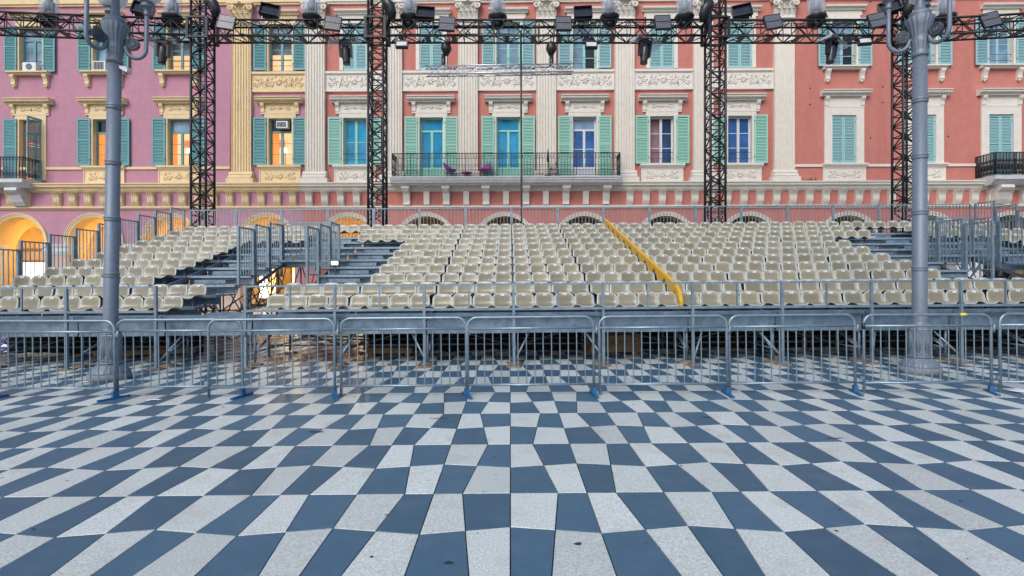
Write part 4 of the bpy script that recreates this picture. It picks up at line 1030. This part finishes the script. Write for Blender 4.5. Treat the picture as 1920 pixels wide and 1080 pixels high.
# litter
def scrap(x, y, w, d, rz, label):
    mb = MB(); n = 6; vs = []
    for a in range(n+1):
        for b in range(3): vs.append((-w/2+w*a/n, -d/2+d*b/2, 0.008+0.012*random.random()))
    mb.add(vs, [(a*3+b, (a+1)*3+b, (a+1)*3+b+1, a*3+b+1) for a in range(n) for b in range(2)])
    o = mb.build('paper_scrap', 'paper', None, on_square(x, y), (0, -TILT, rz)); m = o.modifiers.new('t', 'SOLIDIFY'); m.thickness = 0.003
    tag(o, label, 'litter', 'paper litter')
scrap(-6.85, 8.35, 0.30, 0.10, 0.1, 'crumpled white paper strip lying left of the left lamp base'); scrap(-7.3, 8.25, 0.08, 0.08, 0.4, 'small white paper scrap farthest left of the left lamp base')
scrap(-6.0, 7.75, 0.10, 0.09, 0.9, 'white paper scrap in front of the left lamp base'); scrap(-4.9, 7.05, 0.16, 0.05, 0.2, 'thin white paper strip on the paving before the barriers'); scrap(7.15, 7.2, 0.32, 0.14, 0.5, 'white paper sheet on the paving at the right edge')

# ------------------------------------------------------------------ street lamps
def street_lamp(x, y, lean, angles, label):
    t = thing('street_lamp', label, 'street lamp', on_square(x, y), (0, lean, 0), 'ornate street lamps')
    def part(name, prof, n=28, m='lamp_paint', parent=t, rfun=None, sm=True):
        b = MB(); b.lathe([(r_*0.79, z_) for r_, z_ in prof], n, rfun=rfun, sm=sm); return b.build(name, m, parent)
    part('plinth', [(0.385, 0), (0.385, 0.10), (0.37, 0.115), (0, 0.115)], 32, 'lamp_stone')
    part('foot', [(0.36, 0.112), (0.355, 0.135), (0.33, 0.17), (0.27, 0.225), (0.225, 0.255), (0.215, 0.27)], 64, rfun=lambda a, z: 1+0.035*math.cos(20*a)*(1 if z < 0.25 else 0))
    part('foot_ring', [(0.215, 0.268), (0.235, 0.275), (0.24, 0.29), (0.225, 0.305)], 32)
    p = part('pedestal', [(0.20, 0.303), (0.208, 0.32), (0.208, 0.72), (0.215, 0.74), (0.20, 0.76)], 8, sm=False)
    for k in range(8):
        a = (k+0.5)*PI/4; d = Vector((math.cos(a), math.sin(a), 0)); e = Vector((-math.sin(a), math.cos(a), 0)); ap = 0.208*0.79*math.cos(PI/8)
        b = MB()
        def fl(w, z0, z1, th):
            c = d*ap
            for (p0, p1) in ((c-e*w+Vector((0,0,z0)), c+e*w+Vector((0,0,z0))), (c+e*w+Vector((0,0,z0)), c+e*w+Vector((0,0,z1))), (c+e*w+Vector((0,0,z1)), c-e*w+Vector((0,0,z1))), (c-e*w+Vector((0,0,z1)), c-e*w+Vector((0,0,z0)))):
                b.tube([p0, p1], th, 4)
        fl(0.049, 0.36, 0.69, 0.007); fl(0.033, 0.40, 0.65, 0.006); b.build('pedestal_moulding', 'lamp_paint', p)
    part('shaft', [(0.185, 0.755), (0.19, 0.78), (0.165, 0.80), (0.14, 0.84), (0.137, 0.88), (0.127, 5.32)], 32)
    for z in (1.76, 2.70, 3.64, 4.58):
        part('shaft_ring', [(0.127, z-0.05), (0.145, z-0.045), (0.145, z-0.02), (0.135, z-0.01), (0.15, z), (0.15, z+0.03), (0.127, z+0.04)], 32)
    c = part('capital', [(0.127, 5.30), (0.15, 5.31), (0.155, 5.36), (0.135, 5.38), (0.14, 5.42), (0.155, 5.54), (0.16, 5.58), (0.15, 5.60), (0.165, 5.66), (0.20, 5.82), (0.25, 5.94), (0.235, 5.96), (0.18, 5.97), (0.19, 6.0), (0.20, 6.03), (0.17, 6.06), (0.10, 6.10), (0.075, 6.2), (0.065, 6.45), (0.09, 6.5), (0.06, 6.56), (0.03, 6.9), (0.0, 6.95)], 64, rfun=lambda a, z: 1+(0.05*math.cos(16*a) if 5.4 < z < 5.56 or 5.64 < z < 5.95 else 0))
    for k, a in enumerate(angles):
        d = Vector((math.cos(R(a)), math.sin(R(a)), 0)); up = Vector((0, 0, 1)); b = MB(); pts = [d*0.12+up*5.60]
        for q in range(0, 13):
            an = PI*1.02+q*PI/12*0.98; pts.append(d*(0.305+0.15*math.cos(an))+up*(5.60+0.17*math.sin(an)))
        pts += [d*0.457+up*5.75, d*0.457+up*6.30]
        b.tube(pts, [0.028]*2+[0.033]*(len(pts)-2), 12); arm = b.build('arm', 'lamp_paint', t)
        b = MB(); sp = [d*(0.26+(0.10*(1-q/26*0.85))*math.cos(q/26*2*PI*2+PI*0.75))+up*(5.66+(0.10*(1-q/26*0.85))*math.sin(q/26*2*PI*2+PI*0.75)) for q in range(27)]
        b.tube(sp, 0.026, 8, flat=1.0); e = d.cross(up)
        b.tube([d*0.26+up*5.66-e*0.022, d*0.26+up*5.66+e*0.022], 0.105, 18)
        for sg in (-1, 1):
            for rr_ in (0.085, 0.05, 0.02): b.tube([d*(0.26+rr_*math.cos(q*PI/8))+up*(5.66+rr_*math.sin(q*PI/8))+e*sg*0.022 for q in range(17)], 0.011, 6, caps=False); b.build('scroll', 'lamp_paint', arm)
        dz = 0.15; b = MB(); b.lathe([(r_, z_+dz) for r_, z_ in [(0.04, 6.02), (0.047, 6.03), (0.047, 6.05), (0.04, 6.06), (0.045, 6.12), (0.07, 6.15), (0.095, 6.16), (0.095, 6.19), (0.075, 6.21), (0.085, 6.24), (0.11, 6.25), (0.0, 6.26)]], 20, (d.x*0.457, d.y*0.457, 0)); b.build('cup', 'lamp_paint', arm)
        b = MB(); b.lathe([(0.10, 6.25+dz)]+[(0.23*math.cos(-1.1+q*2.67/12), 6.46+dz+0.24*math.sin(-1.1+q*2.67/12)) for q in range(13)], 24, (d.x*0.457, d.y*0.457, 0)); b.build('globe', 'globe_glass', arm)
    return t
lampL = street_lamp(-6.73, 8.6, R(0.9), (15, 135, 255), 'tall grey three-armed street lamp standing at the left')
lampR = street_lamp(6.87, 8.6, R(0.1), (165, 45, 285), 'tall grey three-armed street lamp standing at the right')
t = thing('sensor_box', 'small white sensor box fixed to the left street lamp top', 'sensor', (-6.44, 8.58, 5.16), (R(10), R(25), R(10)))
mb = MB(); mb.extr([(-0.07,0),(0.03,0.03),(0.06,0.0),(0.06,-0.05),(-0.07,-0.04)], -0.06, 0.06, 'y'); mb.build('box', 'white_plastic', t)
mb = MB(); mb.bar((-0.07, 0, -0.01), (-0.13, 0, 0.0), 0.02, 0.02); mb.build('bracket', 'lamp_paint', t)

# ------------------------------------------------------------------ lighting rig
RY = 20.0; TZ0, TZ1, TW = 11.10, 11.72, 0.62
def lattice_box(L, w, d, axis, pitch=0.62, cr=0.04, lr=0.022):
    """four chords + diagonals, along +x or +z from the origin; returns chord list and lacing mesh builder"""
    def P(t, a, b): return (t, a, b) if axis == 'x' else (a, b, t)
    ch = []
    cs = [(-w/2, -d/2), (w/2, -d/2), (w/2, d/2), (-w/2, d/2)]
    for (a, b) in cs:
        c = MB(); c.tube([P(0, a, b), P(L, a, b)], cr, 8); ch.append(c)
    n = max(1, round(L/pitch)); p = L/n; lc = MB()
    for f in range(4):
        (a0, b0), (a1, b1) = cs[f], cs[(f+1) % 4]
        for k in range(n):
            t0, t1 = k*p, (k+1)*p
            if (k+f) % 2: lc.tube([P(t0, a0, b0), P(t1, a1, b1)], lr, 5, caps=False)
            else: lc.tube([P(t0, a1, b1), P(t1, a0, b0)], lr, 5, caps=False)
            if k: lc.tube([P(t0, a0, b0), P(t0, a1, b1)], lr*0.85, 5, caps=False)
    return ch, lc
TWX = [-12.2, -5.27, 8.12, 15.65]
tl = ['leftmost black lattice tower, behind the purple wing windows', 'black lattice tower beside the first white pilasters, left of the balcony', 'black lattice tower right of the balcony and the yellow cover', 'black lattice tower half hidden behind the right street lamp']
def lattice_tower(x, label):
    t = thing('truss_tower', label, 'truss tower', (x, RY+0.31, gz(x)), (0, 0, 0), 'lighting towers')
    ch, lc = lattice_box(13.4, 0.58, 0.58, 'z', 0.42, 0.048, 0.027)
    for c in ch: c.build('chord', 'black_metal', t)
    o = lc.build('lacing', 'black_metal', t); o['kind'] = 'stuff'
    mb = MB()
    for (a, b) in ((-1,-1),(1,-1),(1,1),(-1,1)):
        mb.box(a*0.38-0.05, a*0.38+0.05, b*0.38-0.04, b*0.38+0.04, TZ0-0.12-gz(x), TZ1+0.10-gz(x))
    for z in (TZ0-0.1, TZ1+0.05):
        z -= gz(x)
        for sgn in (-1, 1): mb.box(-0.33, 0.33, sgn*0.38-0.04, sgn*0.38+0.04, z, z+0.07); mb.box(sgn*0.38-0.04, sgn*0.38+0.04, -0.34, 0.34, z+0.004, z+0.066)
    mb.build('sleeve_block', 'black_metal', t)
    mb = MB(); mb.box(-0.55, 0.55, -0.55, 0.55, 0, 0.12); mb.build('base_plate', 'black_metal', t)
    return t
for x, l in zip(TWX, tl): lattice_tower(x, l)
ends = [(-25.0, 18.9), (TWX[0], RY), (TWX[1], RY), (TWX[2], RY), (TWX[3], RY), (27.0, 18.6)]
bl = ['black lattice beam left of the leftmost tower', 'black lattice beam between the two left towers', 'long middle black lattice beam above the balcony', 'black lattice beam between the two right towers', 'black lattice beam right of the right street lamp']
for k in range(5):
    (xa, ya), (xb, yb) = ends[k], ends[k+1]
    ga = 0.45 if k else 0; gb = 0.45 if k < 4 else 0
    an = math.atan2(yb-ya, xb-xa); L = math.hypot(xb-xa, yb-ya)-ga-gb
    t = thing('truss_beam', bl[k], 'truss beam', (xa+ga*math.cos(an), ya+ga*math.sin(an)+0.31, (TZ0+TZ1)/2), (0, 0, an), 'lighting truss beams')
    ch, lc = lattice_box(L, TW, TW, 'x', 0.60)
    for c in ch: c.build('chord', 'black_metal', t)
    o = lc.build('lacing', 'black_metal', t); o['kind'] = 'stuff'
    n = int(L/0.98)
    plm = MB(); plm.box(-0.10, 0.10, -0.30, 0.30, -0.012, 0.012); pm = plm.mesh('cross_plate', 'black_metal')
    for q in range(n): place('cross_plate', pm, t, ((q+0.5)*L/n, 0, -TW/2-0.005))
    mb = MB(); rnd = random.Random(k)
    for q in range(3):
        y0 = rnd.uniform(-0.25, 0.25); pts = [(s_*L/24, y0+rnd.uniform(-0.03, 0.03), TW/2+0.03+rnd.uniform(-0.02, 0.03)) for s_ in range(25)]; mb.tube(pts, 0.016, 5)
        pts = [(s_*L/24, -0.26+rnd.uniform(-0.04, 0.04), -TW/2+0.05+rnd.uniform(-0.03, 0.05)) for s_ in range(25)]; mb.tube(pts, 0.012, 5)
    for q in range(int(L/1.2)):
        x = rnd.uniform(0.3, L-0.3); r = rnd.uniform(0.08, 0.2); mb.tube([(x+r*math.sin(s_*PI/5), -0.33+0.01*s_, -0.25-r+r*math.cos(s_*PI/5)) for s_ in range(9)], 0.010, 5)
    mb.build('cables', 'black_plastic', t)
def rig(px, y, dy=0.0):
    s = 48.0/(1+dy/RY); Y = RY+dy
    return ((px-957)*Y/960, Y, 1.66+(520-y)*Y/960)
# clear rain domes with a moving head inside
def dome(px, n, y=40):
    x, Y, z = rig(px, y, 0.3)
    t = thing('rain_dome_light', 'stage light under clear rain dome on the truss, %s from the left' % ORD[n], 'stage light', (x, Y, TZ1+0.03), (0, 0, 0), 'rain dome lights')
    b = MB(); b.lathe([(0.20, 0.0), (0.26, 0.02), (0.36, 0.16), (0.385, 0.22), (0.375, 0.25), (0.33, 0.26), (0.0, 0.26)], 24); b.build('tray', 'black_plastic', t)
    b = MB(); b.lathe([(0.31, 0.262), (0.32, 0.60), (0.32, 1.0), (0.29, 1.22), (0.18, 1.36), (0.0, 1.40)], 24); b.build('dome', 'dome_clear', t)
    b = MB(); b.box(-0.17, 0.17, -0.17, 0.17, 0.263, 0.36); b.box(-0.19, -0.13, -0.06, 0.06, 0.36, 0.8); b.box(0.13, 0.19, -0.06, 0.06, 0.36, 0.8); b.build('yoke', 'fixture_grey', t)
    b = MB(); b.lathe([(0.09, 0.50), (0.12, 0.54), (0.125, 0.9), (0.11, 0.95), (0.115, 1.10), (0.0, 1.11)], 14); b.build('lamp_head', 'fixture_grey', t)
    b = MB(); b.box(-0.25, -0.20, -0.33, 0.33, -0.10, 0.0); b.box(0.20, 0.25, -0.33, 0.33, -0.10, 0.0); b.lathe([(0.12,-0.22),(0.2,-0.18),(0.22,-0.01)], 12); b.build('clamp', 'black_metal', t)
for n, px in enumerate((92, 324, 585, 768, 933, 1143, 1283, 1530, 1772)): dome(px, n)
# LED panels on the front of the beam
for n, (px, y) in enumerate(((424, 41), (624, 43), (838, 44), (1057, 43), (1243, 41), (1450, 40), (1646, 37), (1858, 36))):
    x, Y, z = rig(px, y, -0.42)
    t = thing('led_panel', 'square led panel of two lens grids clamped to the truss, %s from the left' % ORD[n], 'stage light', (x, Y, z), (R(-16), R((6, 5, 2, 0, -1, -7, -9, -10)[n]), R((8, 6, 3, 0, -2, -6, -10, -12)[n])), 'led panels')
    b = MB(); b.box(-0.30, 0.30, 0.0, 0.09, -0.31, 0.31); b.box(-0.30, 0.30, -0.02, 0, 0.29, 0.31); b.box(-0.30, 0.30, -0.02, 0, -0.31, -0.29); b.box(-0.30, -0.285, -0.02, 0, -0.29, 0.29); b.box(0.285, 0.30, -0.02, 0, -0.29, 0.29); b.build('housing', 'black_plastic', t)
    for (z0, z1) in ((0.02, 0.28), (-0.28, -0.02)):
        b = MB(); b.box(-0.275, 0.275, -0.012, -0.002, z0, z1); b.build('lens_grid', 'led_grid', t)
    b = MB(); b.bar((-0.315, 0.04, -0.1), (-0.315, 0.04, 0.1), 0.02, 0.04); b.bar((0.315, 0.04, -0.1), (0.315, 0.04, 0.1), 0.02, 0.04); b.bar((0, 0.09, 0), (0, 0.22, 0.1), 0.05, 0.05); b.build('bracket', 'black_metal', t)
# dark flood boxes standing on the beam
for n, (px, y) in enumerate(((268, 17), (506, 20), (798, 25), (1093, 24), (1391, 21), (1668, 14))):
    x, Y, z = rig(px, y, 0.1)
    t = thing('flood_box', 'black flood light box standing on the truss, %s from the left' % ORD[n], 'stage light', (x, Y, z), (R(-22), R((8, 6, 2, -1, -6, -10)[n]), R((20, 14, 4, -4, -14, -24)[n])), 'flood boxes')
    b = MB(); b.box(-0.34, 0.34, 0.02, 0.20, -0.25, 0.27); b.box(-0.36, 0.36, -0.10, 0.02, 0.25, 0.28); b.box(-0.36, 0.36, -0.10, 0.02, -0.28, -0.25); b.box(-0.36, -0.33, -0.10, 0.02, -0.25, 0.25); b.box(0.33, 0.36, -0.10, 0.02, -0.25, 0.25); b.build('housing', 'black_plastic', t)
    b = MB(); b.box(-0.32, 0.32, -0.006, 0.018, -0.24, 0.24); b.build('front_glass', 'screen_dark', t)
    b = MB(); b.bar((-0.25, 0.08, -0.28), (-0.25, 0.16, -0.42), 0.04, 0.04); b.bar((0.25, 0.08, -0.28), (0.25, 0.16, -0.42), 0.04, 0.04); b.build('foot', 'aluminium', t)
# moving heads hanging below the beam, each under a small clear rain sheet
for n, (px, y, ry) in enumerate(((308, 82, 6), (647, 85, -4), (1210, 86, 5), (1560, 84, 10))):
    x, Y, z = rig(px, y, 0.25); z = TZ0-0.10
    t = thing('moving_head', 'black moving head spotlight hanging below the truss, %s from the left' % ORD[n], 'stage light', (x, Y, z), (0, R(ry), R(10*n)), 'hanging moving heads')
    b = MB(); b.box(-0.22, 0.22, -0.16, 0.16, -0.13, 0.0); b.box(-0.04, 0.04, -0.2, 0.2, 0.0, 0.10); b.build('base', 'black_plastic', t)
    b = MB()
    for sx in (-1, 1): b.extr([(-0.11, -0.13), (0.11, -0.13), (0.08, -0.62), (-0.08, -0.62)], sx*0.21-0.04, sx*0.21+0.04, 'x')
    b.build('yoke', 'black_plastic', t)
    b = MB(); b.lathe([(0.0, -0.22), (0.14, -0.22), (0.165, -0.30), (0.165, -0.62), (0.14, -0.80), (0.145, -0.90), (0.13, -0.915)], 16); b.build('lamp_head', 'black_plastic', t)
    b = MB(); b.lathe([(0.0, -0.906), (0.125, -0.912)], 16); b.build('lens', 'screen_dark', t)
    b = MB(); b.add([(-0.62, -0.3, -0.20), (-0.5, -0.3, 0.01), (0.5, -0.3, 0.05), (0.62, -0.3, -0.14), (-0.62, 0.3, -0.20), (-0.5, 0.3, 0.01), (0.5, 0.3, 0.05), (0.62, 0.3, -0.14)], [(0,1,5,4),(1,2,6,5),(2,3,7,6)]); o = b.build('rain_sheet', 'dome_clear', t); mm = o.modifiers.new('t', 'SOLIDIFY'); mm.thickness = 0.008
# small square floods under the beam
for n, (px, y) in enumerate(((753, 82), (1109, 83), (1623, 76))):
    x, Y, z = rig(px, y, -0.1)
    t = thing('work_flood', 'small pale-faced flood light under the truss, %s from the left' % ORD[n], 'stage light', (x, Y, z), (R(-20), 0, R((0, 0, -12)[n])), 'small floods')
    b = MB(); b.box(-0.24, 0.24, 0.0, 0.16, -0.12, 0.12); b.box(-0.32, 0.32, 0.02, 0.14, 0.12, 0.20); b.build('housing', 'black_plastic', t)
    b = MB(); b.box(-0.19, 0.19, -0.012, -0.001, -0.09, 0.09); b.build('lens', 'lens_white', t)
    b = MB(); b.bar((0, 0.08, 0.20), (0, 0.12, 0.40), 0.05, 0.05); b.build('clamp', 'black_metal', t)
# covered profile spots beside the towers
for n, (px, y, rx, l) in enumerate(((404, 18, 0.5, 'black hooded spotlight at the top of the leftmost tower'), (730, 22, 0.5, 'black hooded spotlight at the tower left of the balcony'), (1322, 26, -0.5, 'black hooded spotlight at the tower right of the balcony'), (1700, 18, -0.5, 'black hooded spotlight behind the right street lamp top'))):
    x, Y, z = rig(px, y, 0.0)
    t = thing('hooded_spotlight', l, 'stage light', (x, Y-0.25, z), (R(20), rx*1.3, 0))
    b = MB(); b.tube([(-0.30, 0, 0.10), (-0.18, 0, 0.16), (0.05, 0, 0.12), (0.22, 0, -0.02), (0.34, 0, -0.26)] if rx > 0 else [(0.30, 0, 0.10), (0.18, 0, 0.16), (-0.05, 0, 0.12), (-0.22, 0, -0.02), (-0.34, 0, -0.26)], [0.10, 0.17, 0.19, 0.17, 0.14], 12); b.build('rain_hood', 'black_plastic', t)
    b = MB(); b.tube([(0.15*(1 if rx > 0 else -1), 0.05, -0.1), (0.28*(1 if rx > 0 else -1), 0.1, -0.75)], 0.10, 8); b.build('lamp_body', 'black_metal', t)
# chain hoists and the hanging aluminium truss
for n, (px, y, l) in enumerate(((836, 92, 'black chain hoist holding the left end of the silver truss'), (1033, 92, 'black chain hoist holding the right end of the silver truss'))):
    x, Y, z = rig(px, y, 0.2)
    t = thing('chain_hoist', l, 'hoist', (x, Y, z), (0, 0, 0), 'chain hoists')
    b = MB(); b.tube([(0, 0, 0.30), (0, 0, 0.20), (0.02, 0, 0.0), (0, 0, -0.24)], [0.05, 0.17, 0.22, 0.10], 12); b.build('motor', 'black_plastic', t)
    b = MB(); b.lathe([(0.07, -0.70), (0.09, -0.66), (0.08, -0.22)], 10, (-0.09 if n == 0 else 0.02, 0, 0)); b.build('chain_bag', 'black_plastic', t)
    b = MB()
    zz = -0.2; q = 0
    zend = rig(px, 122, 0.2)[2]-z
    while zz > zend:
        b.bar((0.06, 0, zz), (0.06, 0, zz-0.045), 0.03 if q % 2 else 0.01, 0.01 if q % 2 else 0.03); zz -= 0.05; q += 1
    b.tube([(0, 0, 0.28), (0, 0, 0.55)], 0.02, 6); b.build('chain', 'iron', t)
xa = rig(796, 130)[0]; xb = rig(1075, 124)[0]
t = thing('silver_truss', 'short silver aluminium truss hanging on chains in front of the balcony bays', 'truss beam', (xa, RY+0.2, rig(900, 131)[2]+0.02), (0, R(-0.9), 0))
ch, lc = lattice_box(xb-xa, 0.30, 0.30, 'x', 0.36, 0.025, 0.014)
for c in ch: c.build('chord', 'aluminium', t)
o = lc.build('lacing', 'aluminium', t); o['kind'] = 'stuff'
x = rig(977, 0)[0]
mb = MB(); mb.tube([(0, 0, 0.1), (0.02, 0, 4), (0.0, 0, 8), (-0.01, 0, 11.2)], 0.04, 8)
o = mb.build('power_cable', 'black_plastic', None, (x, RY-0.2, gz(x))); tag(o, 'thick black cable dropping from the truss in front of the balcony middle', 'cable')

for (x, w, h, m_, l) in ((-12.55, 0.5, 0.15, 'lit_purple', 'low purple glowing box added as a light patch left of the seating end'), (-12.0, 0.5, 0.09, 'lit_green', 'low yellow-green glowing box added as a light patch beside the purple one')):  # glowing boxes added in place of coloured light patches on the ground
    t = thing('ground_glow', l, 'ground glow', on_square(x, 12.75), (0, -TILT, 0.1))
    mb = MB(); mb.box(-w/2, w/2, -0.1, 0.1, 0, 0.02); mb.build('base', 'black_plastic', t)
    mb = MB(); mb.box(-w/2+0.02, w/2-0.02, -0.08, 0.08, 0.02, h); mb.build('glow_block', m_, t)
